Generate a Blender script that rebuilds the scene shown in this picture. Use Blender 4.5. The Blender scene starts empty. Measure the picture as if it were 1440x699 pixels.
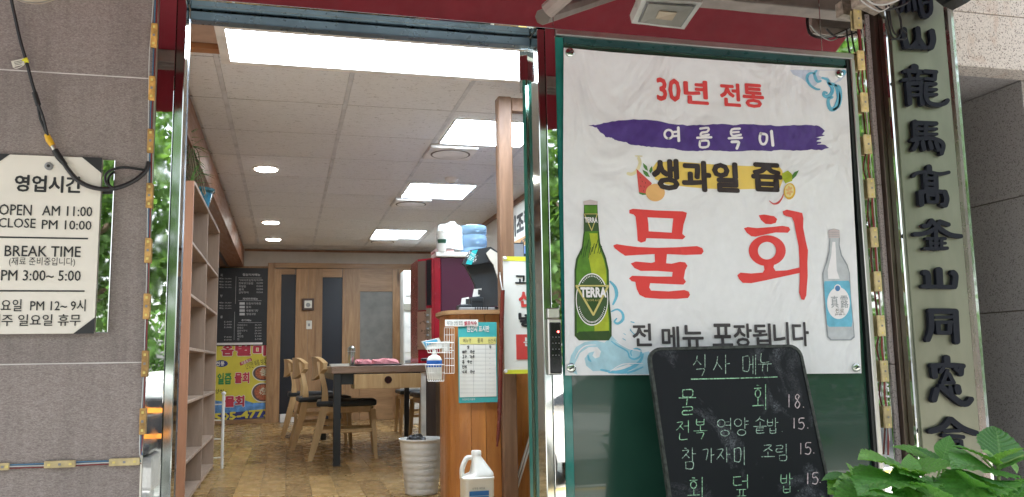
import bpy, bmesh, math, random
import numpy as np
from mathutils import Vector, Matrix
from mathutils.geometry import tessellate_polygon
random.seed(7)
SC = bpy.context.scene
COL = SC.collection
# ------------------------------------------------------------------ camera
EYE = 0.77
FPX, YAW, PITCH, ROLL = 1213.0, .25654, .129803, -.017198
cy, sy, cp, sp = math.cos(YAW), math.sin(YAW), math.cos(PITCH), math.sin(PITCH)
F = Vector((sy*cp, cy*cp, sp)); r0 = Vector((cy, -sy, 0)); u0 = r0.cross(F)
RV = math.cos(ROLL)*r0 + math.sin(ROLL)*u0
UV = -math.sin(ROLL)*r0 + math.cos(ROLL)*u0
cd = bpy.data.cameras.new('camera'); cam = bpy.data.objects.new('camera', cd); COL.objects.link(cam)
m = Matrix((RV, UV, -F)).transposed().to_4x4(); m.translation = Vector((0, 0, EYE)); cam.matrix_world = m
cd.sensor_width = 36; cd.lens = FPX/1440*36; cd.clip_end = 400; cd.clip_start = .05
SC.camera = cam
# ------------------------------------------------------------------ world, sun, exposure
w = bpy.data.worlds.new('World'); SC.world = w; w.use_nodes = True
nt = w.node_tree; bg = nt.nodes['Background']
sky = nt.nodes.new('ShaderNodeTexSky'); sky.sky_type = 'NISHITA'; sky.sun_disc = False
sky.sun_elevation = math.radians(68); sky.sun_rotation = math.radians(-20); sky.dust_density = 3; sky.air_density = 1.0
hs = nt.nodes.new('ShaderNodeHueSaturation'); hs.inputs['Saturation'].default_value = .28   # thin bright cloud over the street
nt.links.new(sky.outputs[0], hs.inputs['Color']); nt.links.new(hs.outputs[0], bg.inputs[0]); bg.inputs[1].default_value = 0.15
sl = bpy.data.lights.new('sun', 'SUN'); sl.energy = 4.0; sl.angle = math.radians(0.6); sl.color = (1, .98, .94)
so = bpy.data.objects.new('sun', sl); COL.objects.link(so)
# the sun stands behind the building (towards +Y), its light falls into the street
sdir = Vector((math.sin(math.radians(-20))*math.cos(math.radians(68)), math.cos(math.radians(-20))*math.cos(math.radians(68)), math.sin(math.radians(68))))
so.rotation_euler = sdir.to_track_quat('Z', 'Y').to_euler()
SC.view_settings.view_transform = 'Standard'; SC.view_settings.look = 'None'
SC.view_settings.exposure = 2.0; SC.view_settings.gamma = 1
SC.render.engine = 'CYCLES'
SC.cycles.use_denoising = True
SC.cycles.max_bounces = 10; SC.cycles.diffuse_bounces = 5; SC.cycles.transmission_bounces = 8
SC.cycles.sample_clamp_indirect = 6

# ------------------------------------------------------------------ pixel -> plane helpers
def ray(x, y): return F + RV*((x-720)/FPX) - UV*((y-349.5)/FPX)
CO = Vector((0, 0, EYE))
class Plane:
    def __init__(s, p0, ex, ez):
        s.p0 = Vector(p0); s.ex = Vector(ex).normalized(); s.ez = Vector(ez).normalized()
        s.n = s.ez.cross(s.ex).normalized() * -1
        if s.n.dot(CO - s.p0) < 0: s.n = -s.n
    def at(s, x, y, off=0):
        d = ray(x, y); p0 = s.p0 + s.n*off
        t = (p0 - CO).dot(s.n)/d.dot(s.n)
        return CO + d*t
def PY(Y): return Plane((0, Y, 0), (1, 0, 0), (0, 0, 1))
def PX(X): return Plane((X, 0, 0), (0, -1 if X > 0 else 1, 0), (0, 0, 1))
def PZ(Z): return Plane((0, 0, Z), (1, 0, 0), (0, 1, 0))
def aY(x, y, Y): return PY(Y).at(x, y)
def aZ(x, y, Z): return PZ(Z).at(x, y)
def aX(x, y, X): return PX(X).at(x, y)

# ------------------------------------------------------------------ materials
MATS = {}
def newmat(name):
    mt = bpy.data.materials.new(name); mt.use_nodes = True
    return mt, mt.node_tree, mt.node_tree.nodes['Principled BSDF']
def N(t, ty, **k):
    n = t.nodes.new(ty)
    for a, b in k.items():
        if a in n.inputs.keys(): n.inputs[a].default_value = b
        else: setattr(n, a, b)
    return n
def coords(t, scale=(1, 1, 1), kind='Object', rand=False):
    tc = t.nodes.new('ShaderNodeTexCoord'); mp = t.nodes.new('ShaderNodeMapping')
    mp.inputs['Scale'].default_value = scale
    t.links.new(tc.outputs[kind], mp.inputs['Vector'])
    if rand:
        oi = t.nodes.new('ShaderNodeObjectInfo'); ml = N(t, 'ShaderNodeMath', operation='MULTIPLY'); ml.inputs[1].default_value = 37
        t.links.new(oi.outputs['Random'], ml.inputs[0]); t.links.new(ml.outputs[0], mp.inputs['Location'])
    return mp.outputs[0]
def mixcol(t, fac, a, b, mode='MIX'):
    mx = t.nodes.new('ShaderNodeMix'); mx.data_type = 'RGBA'; mx.blend_type = mode
    for sock, v in ((mx.inputs[0], fac), (mx.inputs[6], a), (mx.inputs[7], b)):
        if isinstance(v, (float, int)): sock.default_value = v
        elif isinstance(v, tuple): sock.default_value = (*v[:3], 1)
        else: t.links.new(v, sock)
    return mx.outputs[2]
def ramp(t, src, stops):
    r = t.nodes.new('ShaderNodeValToRGB'); el = r.color_ramp.elements
    while len(el) < len(stops): el.new(.5)
    for e, (p, c) in zip(el, stops):
        e.position = p; e.color = (*c, 1) if isinstance(c, tuple) else (c, c, c, 1)
    t.links.new(src, r.inputs[0]); return r.outputs[0]
def noise(t, vec, scale, detail=4, rough=.55, dist=0):
    n = N(t, 'ShaderNodeTexNoise', Scale=scale, Detail=detail, Roughness=rough, Distortion=dist)
    t.links.new(vec, n.inputs['Vector']); return n.outputs['Fac']
def bump(t, bs, src, strength, dist=.01):
    b = N(t, 'ShaderNodeBump', Strength=strength, Distance=dist)
    t.links.new(src, b.inputs['Height']); t.links.new(b.outputs[0], bs.inputs['Normal'])
def plain(name, col, rough=.5, metal=0, var=.12, vs=6, bmp=0.0, bs=120, emit=None, spec=None, trans=0, coat=0):
    """base colour with soft wear variation and fine relief"""
    if name in MATS: return MATS[name]
    mt, t, b = newmat(name)
    v = coords(t)
    c2 = tuple(max(0, c*(1-var*2)) for c in col); c1 = tuple(min(1, c*(1+var*.6)) for c in col)
    f = noise(t, v, vs, 5)
    t.links.new(ramp(t, f, [(.3, c2), (.62, c1)]), b.inputs['Base Color'])
    dr = .07 if var > .03 else .015
    rr = ramp(t, noise(t, v, vs*3, 3), [(.3, max(.02, rough-dr)), (.7, min(1, rough+dr))])
    t.links.new(rr, b.inputs['Roughness'])
    b.inputs['Metallic'].default_value = metal
    if bmp: bump(t, b, noise(t, v, bs, 3), bmp, .004)
    if emit: b.inputs['Emission Color'].default_value = (*emit[:3], 1); b.inputs['Emission Strength'].default_value = emit[3]
    if spec is not None: b.inputs['Specular IOR Level'].default_value = spec
    if trans: b.inputs['Transmission Weight'].default_value = trans
    if coat: b.inputs['Coat Weight'].default_value = coat; b.inputs['Coat Roughness'].default_value = .12
    MATS[name] = mt; return mt
def wood(name, dark, light, axis='Z', rough=.45, grain=14, knots=True, rnd=True, coat=0):
    mt, t, b = newmat(name)
    st = {'Z': (1, 1, .12), 'X': (.12, 1, 1), 'Y': (1, .12, 1)}[axis]
    v = coords(t, st, rand=rnd)
    g = noise(t, v, grain, 6, .6, 1.2)
    g2 = noise(t, v, grain*6, 4, .7)
    base = ramp(t, g, [(.3, dark), (.52, tuple((a+c)/2 for a, c in zip(dark, light))), (.7, light)])
    base = mixcol(t, ramp(t, g2, [(.45, 0.0), (.75, .35)]), base, dark)
    if knots:
        v2 = coords(t, tuple(a*1.6 if a < 1 else a for a in st), rand=rnd)
        vo = N(t, 'ShaderNodeTexVoronoi', Scale=3.2); t.links.new(v2, vo.inputs['Vector'])
        base = mixcol(t, ramp(t, vo.outputs['Distance'], [(.03, .85), (.10, 0.0)]), base, tuple(c*.25 for c in dark))
    if rnd:
        oi = t.nodes.new('ShaderNodeObjectInfo')
        base = mixcol(t, 1.0, base, ramp(t, oi.outputs['Random'], [(0, .78), (1, 1.12)]), 'MULTIPLY')
    t.links.new(base, b.inputs['Base Color'])
    t.links.new(ramp(t, g2, [(.3, rough-.08), (.7, rough+.12)]), b.inputs['Roughness'])
    bump(t, b, g2, .12, .002)
    if coat: b.inputs['Coat Weight'].default_value = coat; b.inputs['Coat Roughness'].default_value = .1
    MATS[name] = mt; return mt
def steel(name, col, rough, wav=.03, scale=3, dirt=.0):
    mt, t, b = newmat(name); v = coords(t, (1, 1, .35))
    b.inputs['Metallic'].default_value = 1
    f = noise(t, v, 9, 5)
    t.links.new(ramp(t, f, [(.3, tuple(c*(1-dirt) for c in col)), (.65, col)]), b.inputs['Base Color'])
    t.links.new(ramp(t, noise(t, v, 30, 4), [(.4, rough), (.85, rough+.04+dirt*.3)]), b.inputs['Roughness'])
    bump(t, b, noise(t, coords(t), scale, 2), wav, .02)
    MATS[name] = mt; return mt
def stone(name, base, dark, light, sx=(1, 1, 3.2), fine=150):
    mt, t, b = newmat(name); v = coords(t, sx, rand=True)
    g = noise(t, v, fine, 8, .8, .4)
    g2 = noise(t, v, fine*.35, 4, .7, .6)
    c = ramp(t, g, [(.36, dark), (.5, base), (.66, light)])
    c = mixcol(t, ramp(t, g2, [(.4, 0.0), (.7, .3)]), c, light)
    big = noise(t, coords(t, (1, 1, 1), rand=True), 2.2, 5, .6)
    c = mixcol(t, 1.0, c, ramp(t, big, [(.3, .82), (.7, 1.1)]), 'MULTIPLY')
    st = noise(t, coords(t, (14, 1, .5), rand=True), 1.6, 5, .7)
    c = mixcol(t, 1.0, c, ramp(t, st, [(.35, .88), (.6, 1.04)]), 'MULTIPLY')
    oi = t.nodes.new('ShaderNodeObjectInfo'); c = mixcol(t, 1.0, c, ramp(t, oi.outputs['Random'], [(0, .93), (1, 1.08)]), 'MULTIPLY')
    t.links.new(c, b.inputs['Base Color']); b.inputs['Roughness'].default_value = .62
    bump(t, b, g, .25, .003)
    MATS[name] = mt; return mt
def speckle(name, base, dark, rust=None, scale=240):
    mt, t, b = newmat(name); v = coords(t)
    vo = N(t, 'ShaderNodeTexVoronoi', Scale=scale); t.links.new(v, vo.inputs['Vector'])
    bw = t.nodes.new('ShaderNodeRGBToBW'); t.links.new(vo.outputs['Color'], bw.inputs[0])
    c = ramp(t, bw.outputs[0], [(.18, dark), (.3, base), (.7, tuple(min(1, x*1.15) for x in base))])
    if rust:
        rn = noise(t, coords(t, (1, 1, .3)), 7, 6, .7, .8)
        c = mixcol(t, ramp(t, rn, [(.56, 0.0), (.75, .7)]), c, rust)
    t.links.new(c, b.inputs['Base Color']); b.inputs['Roughness'].default_value = .7
    bump(t, b, bw.outputs[0], .1, .002)
    MATS[name] = mt; return mt

M = {}
M['facade'] = stone('facade_stone', (.245, .20, .185), (.135, .105, .10), (.42, .37, .345))
M['grout'] = plain('grout', (.66, .62, .60), .9)
M['granite'] = speckle('granite_pilaster', (.30, .26, .255), (.12, .10, .10), scale=300)
M['granite_light'] = speckle('granite_lintel', (.60, .54, .49), (.20, .16, .14), rust=(.42, .22, .12), scale=210)
M['granite_dark'] = speckle('granite_wall', (.34, .32, .315), (.17, .155, .15), scale=230)
M['mirror'] = steel('polished_steel', (.78, .80, .78), .008, .03, 3, .06)
M['mirror_side'] = steel('polished_steel_side', (.72, .76, .74), .06, .1, 8, .15)
M['chrome'] = steel('chrome', (.52, .56, .53), .06, .02)
M['alu'] = steel('aluminium', (.62, .60, .57), .32, .02, 8, .15)
M['sign_steel'] = steel('sign_steel', (.27, .27, .21), .38, .05, 2, .18)
M['bronze'] = steel('bronze_steel', (.16, .125, .105), .3, .03, 3, .35)
M['rail'] = plain('rail_blue_grey', (.10, .15, .20), .3, .6)
M['red_fabric'] = plain('red_awning', (.33, .018, .035), .7, bmp=.1, bs=300, var=.05)
M['beam_grey'] = plain('awning_frame', (.32, .26, .23), .6, var=.15)
M['white_paint'] = plain('white_enamel', (.78, .77, .72), .35)
M['offwhite'] = plain('offwhite_plastic', (.70, .67, .58), .4)
M['black'] = plain('black_paint', (.012, .013, .016), .35)
M['black_rubber'] = plain('black_rubber', (.015, .015, .016), .45)
M['sign_black'] = plain('sign_black', (.008, .010, .018), .5, var=.1, spec=.2)
M['ink'] = plain('ink_black', (.02, .02, .022), .5)
M['board_white'] = plain('board_white', (.77, .72, .64), .42, var=.03)
M['led_board'] = plain('led_board', (.60, .36, .12), .5, var=.25, vs=40)
M['led_cream'] = plain('led_cream', (.72, .60, .34), .45, var=.15, vs=30)
for k_ in ('led_board', 'led_cream'):
    mt = M[k_]; t = mt.node_tree; b = t.nodes['Principled BSDF']; l = b.inputs['Base Color'].links[0]; src = l.from_socket
    oi = t.nodes.new('ShaderNodeObjectInfo'); t.links.new(mixcol(t, 1.0, src, ramp(t, oi.outputs['Random'], [(0, (.55, .50, .45)), (.5, (1, .98, .9)), (1, (1.15, 1.05, .8))]), 'MULTIPLY'), b.inputs['Base Color'])
M['led_dot'] = plain('led_dot', (.75, .62, .2), .3)
M['wire_blue'] = plain('wire_blue', (.07, .18, .30), .4)
M['wire_red'] = plain('wire_red', (.22, .03, .03), .4)
M['wire_white'] = plain('wire_white', (.6, .6, .58), .4)
M['yellow'] = plain('yellow_plastic', (.75, .42, .02), .4)
M['grey'] = plain('grey_plastic', (.25, .25, .25), .45)
# banner cloth: all inks share the same soft creases
def cloth(name, col, var=.03, rough=.55):
    mt, t, b = newmat(name); v = coords(t)
    g = t.nodes.new('ShaderNodeNewGeometry')
    mp = t.nodes.new('ShaderNodeMapping'); mp.inputs['Scale'].default_value = (1.0, 1, .7); mp.inputs['Rotation'].default_value = (0, .6, 0)
    t.links.new(g.outputs['Position'], mp.inputs['Vector'])
    f = noise(t, v, 25, 4)
    t.links.new(ramp(t, f, [(.3, tuple(c*(1-var*2) for c in col)), (.7, col)]), b.inputs['Base Color'])
    b.inputs['Roughness'].default_value = rough; b.inputs['Specular IOR Level'].default_value = .35
    h = noise(t, mp.outputs[0], 3.4, 3, .45, 1.1)
    bump(t, b, h, .85, .07)
    MATS[name] = mt; return mt
M['ban'] = cloth('banner_white', (.76, .77, .79))
M['ban_red'] = cloth('print_red', (.70, .055, .05))
M['ban_red2'] = cloth('print_red_soft', (.66, .06, .06))
M['ban_purple'] = cloth('print_purple', (.085, .045, .24), .12)
M['ban_white'] = cloth('print_white', (.82, .80, .82))
M['ban_yellow'] = cloth('print_yellow', (.76, .55, .12))
M['ban_dark'] = cloth('print_dark', (.035, .025, .025))
M['ban_grey'] = cloth('print_grey', (.06, .055, .06))
M['ban_blue'] = cloth('print_blue', (.16, .50, .68), .12)
M['ban_blue_l'] = cloth('print_blue_light', (.42, .66, .76), .1)
M['ban_blue_p'] = cloth('print_blue_pale', (.55, .62, .75), .1)
M['ban_blue_d'] = cloth('print_blue_deep', (.05, .30, .52), .12)
M['p_green_d'] = cloth('print_green_dark', (.028, .07, .012))
M['p_green'] = cloth('print_green', (.10, .26, .02), .2)
M['p_lime'] = cloth('print_lime', (.42, .50, .03), .15)
M['p_label'] = cloth('print_label_green', (.045, .09, .03))
M['p_gold'] = cloth('print_gold', (.55, .48, .16))
M['p_glass'] = cloth('print_bottle_glass', (.52, .55, .58), .1)
M['p_glass_d'] = cloth('print_bottle_edge', (.30, .33, .36), .1)
M['p_orange'] = cloth('print_orange', (.72, .42, .16))
M['p_melon'] = cloth('print_melon', (.60, .08, .07))
M['p_leaf'] = cloth('print_leaf', (.08, .22, .05))
M['p_cap'] = cloth('print_cap', (.55, .47, .47))

# ------------------------------------------------------------------ mesh builder
LOC = {}
class MB:
    def __init__(s): s.v = []; s.f = []; s.uv = None; s.smooth = False
    def quad(s, a, b, c, d):
        i = len(s.v); s.v += [Vector(a), Vector(b), Vector(c), Vector(d)]; s.f.append((i, i+1, i+2, i+3)); return s
    def poly(s, pts):
        i = len(s.v); s.v += [Vector(p) for p in pts]; s.f.append(tuple(range(i, i+len(pts)))); return s
    def tess(s, loops, n=None, thick=0):
        flat = [p for l in loops for p in l]; tr = tessellate_polygon([[Vector(p) for p in l] for l in loops])
        i = len(s.v); s.v += [Vector(p) for p in flat]
        for a, b, c in tr: s.f.append((i+a, i+b, i+c))
        if thick:
            off = n*(-thick); j = len(s.v); s.v += [Vector(p)+off for p in flat]
            k = 0
            for l in loops:
                L = len(l)
                for q in range(L):
                    a = k+q; b = k+(q+1) % L; s.f.append((i+a, i+b, j+b, j+a))
                k += L
        return s
    def box(s, x0, x1, y0, y1, z0, z1, bev=0):
        x0, x1 = sorted((x0, x1)); y0, y1 = sorted((y0, y1)); z0, z1 = sorted((z0, z1))
        if bev:
            bm = bmesh.new(); bmesh.ops.create_cube(bm, size=1)
            for q in bm.verts: q.co = Vector(((x0+x1)/2+q.co.x*(x1-x0), (y0+y1)/2+q.co.y*(y1-y0), (z0+z1)/2+q.co.z*(z1-z0)))
            bev = min(bev, .45*min(x1-x0, y1-y0, z1-z0))
            bmesh.ops.bevel(bm, geom=bm.edges[:], offset=bev, segments=2 if bev > .006 else 1, affect='EDGES', profile=.6)
            i = len(s.v); bm.verts.ensure_lookup_table(); bm.verts.index_update()
            s.v += [q.co.copy() for q in bm.verts]; s.f += [tuple(i+q.index for q in f.verts) for f in bm.faces]; bm.free(); return s
        i = len(s.v)
        s.v += [Vector(p) for p in ((x0,y0,z0),(x1,y0,z0),(x1,y1,z0),(x0,y1,z0),(x0,y0,z1),(x1,y0,z1),(x1,y1,z1),(x0,y1,z1))]
        s.f += [tuple(i+k for k in q) for q in ((0,3,2,1),(4,5,6,7),(0,1,5,4),(1,2,6,5),(2,3,7,6),(3,0,4,7))]; return s
    def prism(s, pts, vec):
        """pts: closed outline, extruded by vec"""
        i = len(s.v); n = len(pts); vec = Vector(vec)
        s.v += [Vector(p) for p in pts] + [Vector(p)+vec for p in pts]
        tr = tessellate_polygon([[Vector(p) for p in pts]])
        for a, b, c in tr: s.f.append((i+a, i+b, i+c)); s.f.append((i+n+c, i+n+b, i+n+a))
        for k in range(n): s.f.append((i+k, i+(k+1) % n, i+n+(k+1) % n, i+n+k))
        return s
    def tube(s, pts, r, seg=8, caps=True):
        pts = [Vector(p) for p in pts]; rs = r if isinstance(r, (list, tuple)) else [r]*len(pts)
        i = len(s.v); up = None
        for k, p in enumerate(pts):
            d = (pts[min(k+1, len(pts)-1)] - pts[max(k-1, 0)]).normalized()
            if up is None: up = d.orthogonal().normalized()
            up = (up - d*up.dot(d)); up = up.normalized() if up.length > 1e-6 else d.orthogonal().normalized()
            q = d.cross(up)
            for a in range(seg):
                an = 2*math.pi*a/seg; s.v.append(p + (up*math.cos(an)+q*math.sin(an))*rs[k])
        for k in range(len(pts)-1):
            for a in range(seg):
                b = (a+1) % seg; o = i+k*seg
                s.f.append((o+a, o+b, o+seg+b, o+seg+a))
        if caps:
            s.f.append(tuple(i+a for a in reversed(range(seg)))); o = i+(len(pts)-1)*seg; s.f.append(tuple(o+a for a in range(seg)))
        return s
    def lathe(s, prof, c, seg=24, sx=1, sy=1):
        """prof: (radius, z) list"""
        i = len(s.v)
        for r, z in prof:
            for a in range(seg):
                an = 2*math.pi*a/seg; s.v.append(Vector((c[0]+r*sx*math.cos(an), c[1]+r*sy*math.sin(an), c[2]+z)))
        for k in range(len(prof)-1):
            for a in range(seg):
                b = (a+1) % seg; o = i+k*seg; s.f.append((o+a, o+b, o+seg+b, o+seg+a))
        s.f.append(tuple(i+a for a in reversed(range(seg)))); o = i+(len(prof)-1)*seg; s.f.append(tuple(o+a for a in range(seg)))
        s.smooth = True
        return s
    def build(s, name, mt, parent=None, **k):
        me = bpy.data.meshes.new(name)
        if parent is not None: base = LOC[parent.name]
        elif k.get('origin'): base = Vector(k['origin'])
        else:
            xs = [p.x for p in s.v]; ys = [p.y for p in s.v]; zs = [p.z for p in s.v]
            base = Vector(((min(xs)+max(xs))/2, (min(ys)+max(ys))/2, min(zs)))
        me.from_pydata([tuple(p-base) for p in s.v], [], s.f)
        if s.smooth or k.get('smooth'):
            for p in me.polygons: p.use_smooth = True
            try: me.set_sharp_from_angle(angle=math.radians(38))
            except Exception: pass
        me.materials.append(mt); me.update()
        o = bpy.data.objects.new(name, me); COL.objects.link(o)
        if parent is not None: o.parent = parent; LOC[o.name] = LOC[parent.name]
        else: o.location = base; LOC[o.name] = base
        for a in ('label', 'category', 'group', 'kind'):
            if k.get(a): o[a] = k[a]
        return o
def thing(name, label, cat, loc, group=None, kind=None):
    o = bpy.data.objects.new(name, None); COL.objects.link(o); o.location = loc; o.empty_display_size = .05
    LOC[o.name] = Vector(loc)
    if label: o['label'] = label
    if cat: o['category'] = cat
    if group: o['group'] = group
    if kind: o['kind'] = kind
    return o
def box(name, dims, mt, parent=None, bev=0, **k): return MB().box(*dims, bev=bev).build(name, mt, parent, **k)
def smoothpath(pts, n=5):
    P = [Vector(p) for p in pts]; out = []
    for i in range(len(P)-1):
        a, b, c, d = P[max(i-1, 0)], P[i], P[i+1], P[min(i+2, len(P)-1)]
        for k in range(n):
            t = k/n; out.append(.5*((2*b)+(c-a)*t+(2*a-5*b+4*c-d)*t*t+(3*b-a-3*c+d)*t**3))
    out.append(P[-1]); return out
def cable(name, pts, r, mt, parent=None, n=5, seg=6, **k):
    b = MB().tube(smoothpath(pts, n), r, seg); b.smooth = True
    return b.build(name, mt, parent, **k)

# ------------------------------------------------------------------ flat print: traced shapes, strokes, lettering
_fc = {}
def glyphs(body, bold=0.0, res=2):
    """outline of a line of text as points (u, v, layer) in its own bounding box; bold = small shifted layers"""
    key = (body, bold, res)
    if key not in _fc:
        c = bpy.data.curves.new('t', 'FONT'); c.body = body; c.size = 1; c.resolution_u = res
        o = bpy.data.objects.new('t', c); COL.objects.link(o)
        me = o.to_mesh()
        V = [(p.co.x, p.co.y) for p in me.vertices]; Fc = [tuple(p.vertices) for p in me.polygons]
        o.to_mesh_clear(); bpy.data.objects.remove(o); bpy.data.curves.remove(c)
        xs = [a for a, b in V]; ys = [b for a, b in V]; x0, x1, y0, y1 = min(xs)-bold, max(xs)+bold, min(ys)-bold, max(ys)+bold
        sh = [(0, 0)] if not bold else [(bold*math.cos(k*math.pi/4), bold*math.sin(k*math.pi/4)) for k in range(8)]+[(0, 0)]
        VV = []; FF = []
        for L, (dx, dy) in enumerate(sh):
            i = len(VV); VV += [((a+dx-x0)/(x1-x0), (b+dy-y0)/(y1-y0), L) for a, b in V]; FF += [tuple(q+i for q in f) for f in Fc]
        _fc[key] = (VV, FF)
    return _fc[key]
def lettering(body, x0, y0, x1, y1, pl, mt, parent, bold=0.0, off=.002, name='lettering', rot=0, res=2, label=None):
    V, Fc = glyphs(body, bold, res)
    A = pl.at(x0, (y0+y1)/2); B = pl.at(x1, (y0+y1)/2); T = pl.at((x0+x1)/2, y0); D = pl.at((x0+x1)/2, y1)
    wd = (B-A).dot(pl.ex); ht = (T-D).dot(pl.ez); c = (A+B+T+D)/4
    ex = pl.ex*math.cos(rot)+pl.ez*math.sin(rot); ez = -pl.ex*math.sin(rot)+pl.ez*math.cos(rot)
    b = MB(); b.v = [c+ex*((u-.5)*wd)+ez*((v-.5)*ht)+pl.n*(off+L*.00012) for u, v, L in V]; b.f = Fc
    if len(body) > 1 and y1-y0 > 12 and all('가' <= ch <= '힣' for ch in body):      # large syllables: one piece each
        n = len(body); cells = [[] for _ in body]
        for f in Fc: cells[min(n-1, int(sum(V[q_][0] for q_ in f)/len(f)*n))].append(f)
        for cf in cells:
            ids = sorted({q_ for f in cf for q_ in f}); mp_i = {q_: k for k, q_ in enumerate(ids)}
            d = MB(); d.v = [b.v[q_] for q_ in ids]; d.f = [tuple(mp_i[q_] for q_ in f) for f in cf]; d.build('letter', mt, parent)
        return
    return b.build(name, mt, parent, label=label)
def shape(loops, pl, mt, parent, off=.001, name='print', tf=None, label=None, **k):
    if tf: loops = [[(tf[0]+x/tf[2], tf[1]+y/tf[2]) for x, y in l] for l in loops]
    b = MB().tess([[pl.at(x, y, off) for x, y in l] for l in loops]); return b.build(name, mt, parent, label=label, **k)
def ell(cx, cy_, rx, ry, n=24, a0=0, rot=0):
    return [(cx+rx*math.cos(a0+2*math.pi*i/n)*math.cos(rot)-ry*math.sin(a0+2*math.pi*i/n)*math.sin(rot),
             cy_+rx*math.cos(a0+2*math.pi*i/n)*math.sin(rot)+ry*math.sin(a0+2*math.pi*i/n)*math.cos(rot)) for i in range(n)]
def strokes2d(b, strokes, pl, off, tf=(0, 0, 1), thick=0, step=.0002, sm=3, jit=0, taper=0.0):
    """strokes: (points, width px) ; appended to builder b as flat ribbons with round ends"""
    k = 0
    for pts, wdt in strokes:
        P = [Vector((tf[0]+x/tf[2], tf[1]+y/tf[2], 0)) for x, y in pts]; wd = wdt/tf[2]/2
        if len(P) > 2: P = smoothpath(P, sm)
        n = len(P)
        if n < 2: continue
        L = []; R = []
        for i, p in enumerate(P):
            d = (P[min(i+1, n-1)]-P[max(i-1, 0)]).normalized(); q = Vector((-d.y, d.x, 0))
            ww = wd*(1-taper*abs(2*i/(n-1)-1)) * (1+random.uniform(-jit, jit))
            L.append(p+q*ww); R.append(p-q*ww)
        d0 = (P[0]-P[1]).normalized(); d1 = (P[-1]-P[-2]).normalized()
        q0 = Vector((-d0.y, d0.x, 0)); q1 = Vector((-d1.y, d1.x, 0)); e = wd*(1-taper)
        c0 = [P[0]+(d0*math.sin(a)+q0*math.cos(a))*e*.95 for a in (math.pi*.2, math.pi*.5, math.pi*.8)]
        c1 = [P[-1]+(d1*math.sin(a)+q1*math.cos(a))*e*.95 for a in (math.pi*.2, math.pi*.5, math.pi*.8)]
        o = off+k*step; k += 1
        at = lambda p: pl.at(p.x, p.y, o)
        i = len(b.v); Lw = [at(p) for p in L]; Rw = [at(p) for p in R]
        b.v += Lw+Rw
        for a in range(n-1): b.f.append((i+a, i+a+1, i+n+a+1, i+n+a))
        j = len(b.v); b.v += [at(p) for p in c0]; b.f.append((i+n, j, j+1, j+2, i))
        j2 = len(b.v); b.v += [at(p) for p in c1]; b.f.append((i+n-1, j2, j2+1, j2+2, i+2*n-1))
        if thick:
            ring = [i+a for a in range(n)] + [j2, j2+1, j2+2] + [i+n+a for a in reversed(range(n))] + [j, j+1, j+2]
            s0 = len(b.v); b.v += [b.v[q]-pl.n*(thick+k*step) for q in ring]; m_ = len(ring)
            for a in range(m_): b.f.append((ring[a], ring[(a+1) % m_], s0+(a+1) % m_, s0+a))
    return b
# hand-written hangul: jamo strokes in a unit box (y down)
O_ = [(.5+.5*math.sin(a/10*2*math.pi), .5-.5*math.cos(a/10*2*math.pi)) for a in range(11)]
JA = {'ㄱ': [[(0, .05), (.85, .0), (.8, .5), (.6, 1)]], 'ㄴ': [[(.05, 0), (.05, .95), (1, .9)]], 'ㄷ': [[(0, .05), (.9, .0)], [(.05, .05), (.05, .95), (1, .92)]],
 'ㄹ': [[(0, .05), (.9, 0), (.88, .45), (.08, .5), (.05, .97), (1, .92)]], 'ㅁ': [[(.05, .0), (.08, 1)], [(.05, .03), (.95, .0), (.9, .98), (.08, .98)]],
 'ㅂ': [[(.05, 0), (.08, 1), (.92, .97)], [(.95, 0), (.92, .97)], [(.08, .5), (.93, .48)]], 'ㅅ': [[(.5, 0), (.35, .55), (0, 1)], [(.42, .45), (1, .95)]],
 'ㅇ': [O_], 'ㅈ': [[(.05, .08), (.9, .03), (.5, .55), (0, 1)], [(.5, .5), (1, .95)]], 'ㅊ': [[(.35, -.15), (.6, -.12)], [(.05, .15), (.9, .1), (.5, .6), (0, 1)], [(.5, .55), (1, .95)]],
 'ㅌ': [[(0, .02), (.9, .0)], [(.05, .5), (.85, .47)], [(.05, .02), (.05, .97), (1, .94)]], 'ㅍ': [[(0, .05), (1, .0)], [(.3, .05), (.32, .95)], [(.7, .05), (.68, .95)], [(0, 1), (1, .95)]],
 'ㅎ': [[(.35, -.05), (.65, -.03)], [(.05, .22), (.95, .18)], [(.5+.36*(x-.5)*2, .66+.34*(y-.5)*2) for x, y in O_]],
 'ㅏ': [[(.4, 0), (.42, 1)], [(.42, .48), (1, .45)]], 'ㅑ': [[(.4, 0), (.42, 1)], [(.42, .35), (1, .32)], [(.42, .65), (1, .62)]],
 'ㅓ': [[(.8, 0), (.82, 1)], [(0, .48), (.8, .46)]], 'ㅕ': [[(.8, 0), (.82, 1)], [(0, .35), (.8, .33)], [(0, .65), (.8, .63)]], 'ㅣ': [[(.5, 0), (.52, 1)]],
 'ㅔ': [[(.5, .05), (.5, .95)], [(0, .48), (.5, .46)], [(.95, 0), (.96, 1)]], 'ㅗ': [[(.5, 0), (.5, .9)], [(0, 1), (1, .93)]],
 'ㅜ': [[(0, .05), (1, 0)], [(.5, .05), (.45, 1)]], 'ㅠ': [[(0, .05), (1, 0)], [(.35, .05), (.3, 1)], [(.7, .05), (.7, 1)]], 'ㅡ': [[(0, .5), (1, .45)]]}
JA['ㅆ'] = [[(.25, .1), (.15, .55), (0, .95)], [(.2, .45), (.45, .9)], [(.7, .1), (.62, .55), (.5, .9)], [(.68, .45), (1, .95)]]; JA['ㅐ'] = [[(.35, .05), (.35, .95)], [(.35, .48), (.9, .46)], [(.92, 0), (.93, 1)]]; JA['ㅋ'] = [[(0, .05), (.85, 0), (.6, 1)], [(.1, .5), (.8, .42)]]
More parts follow.
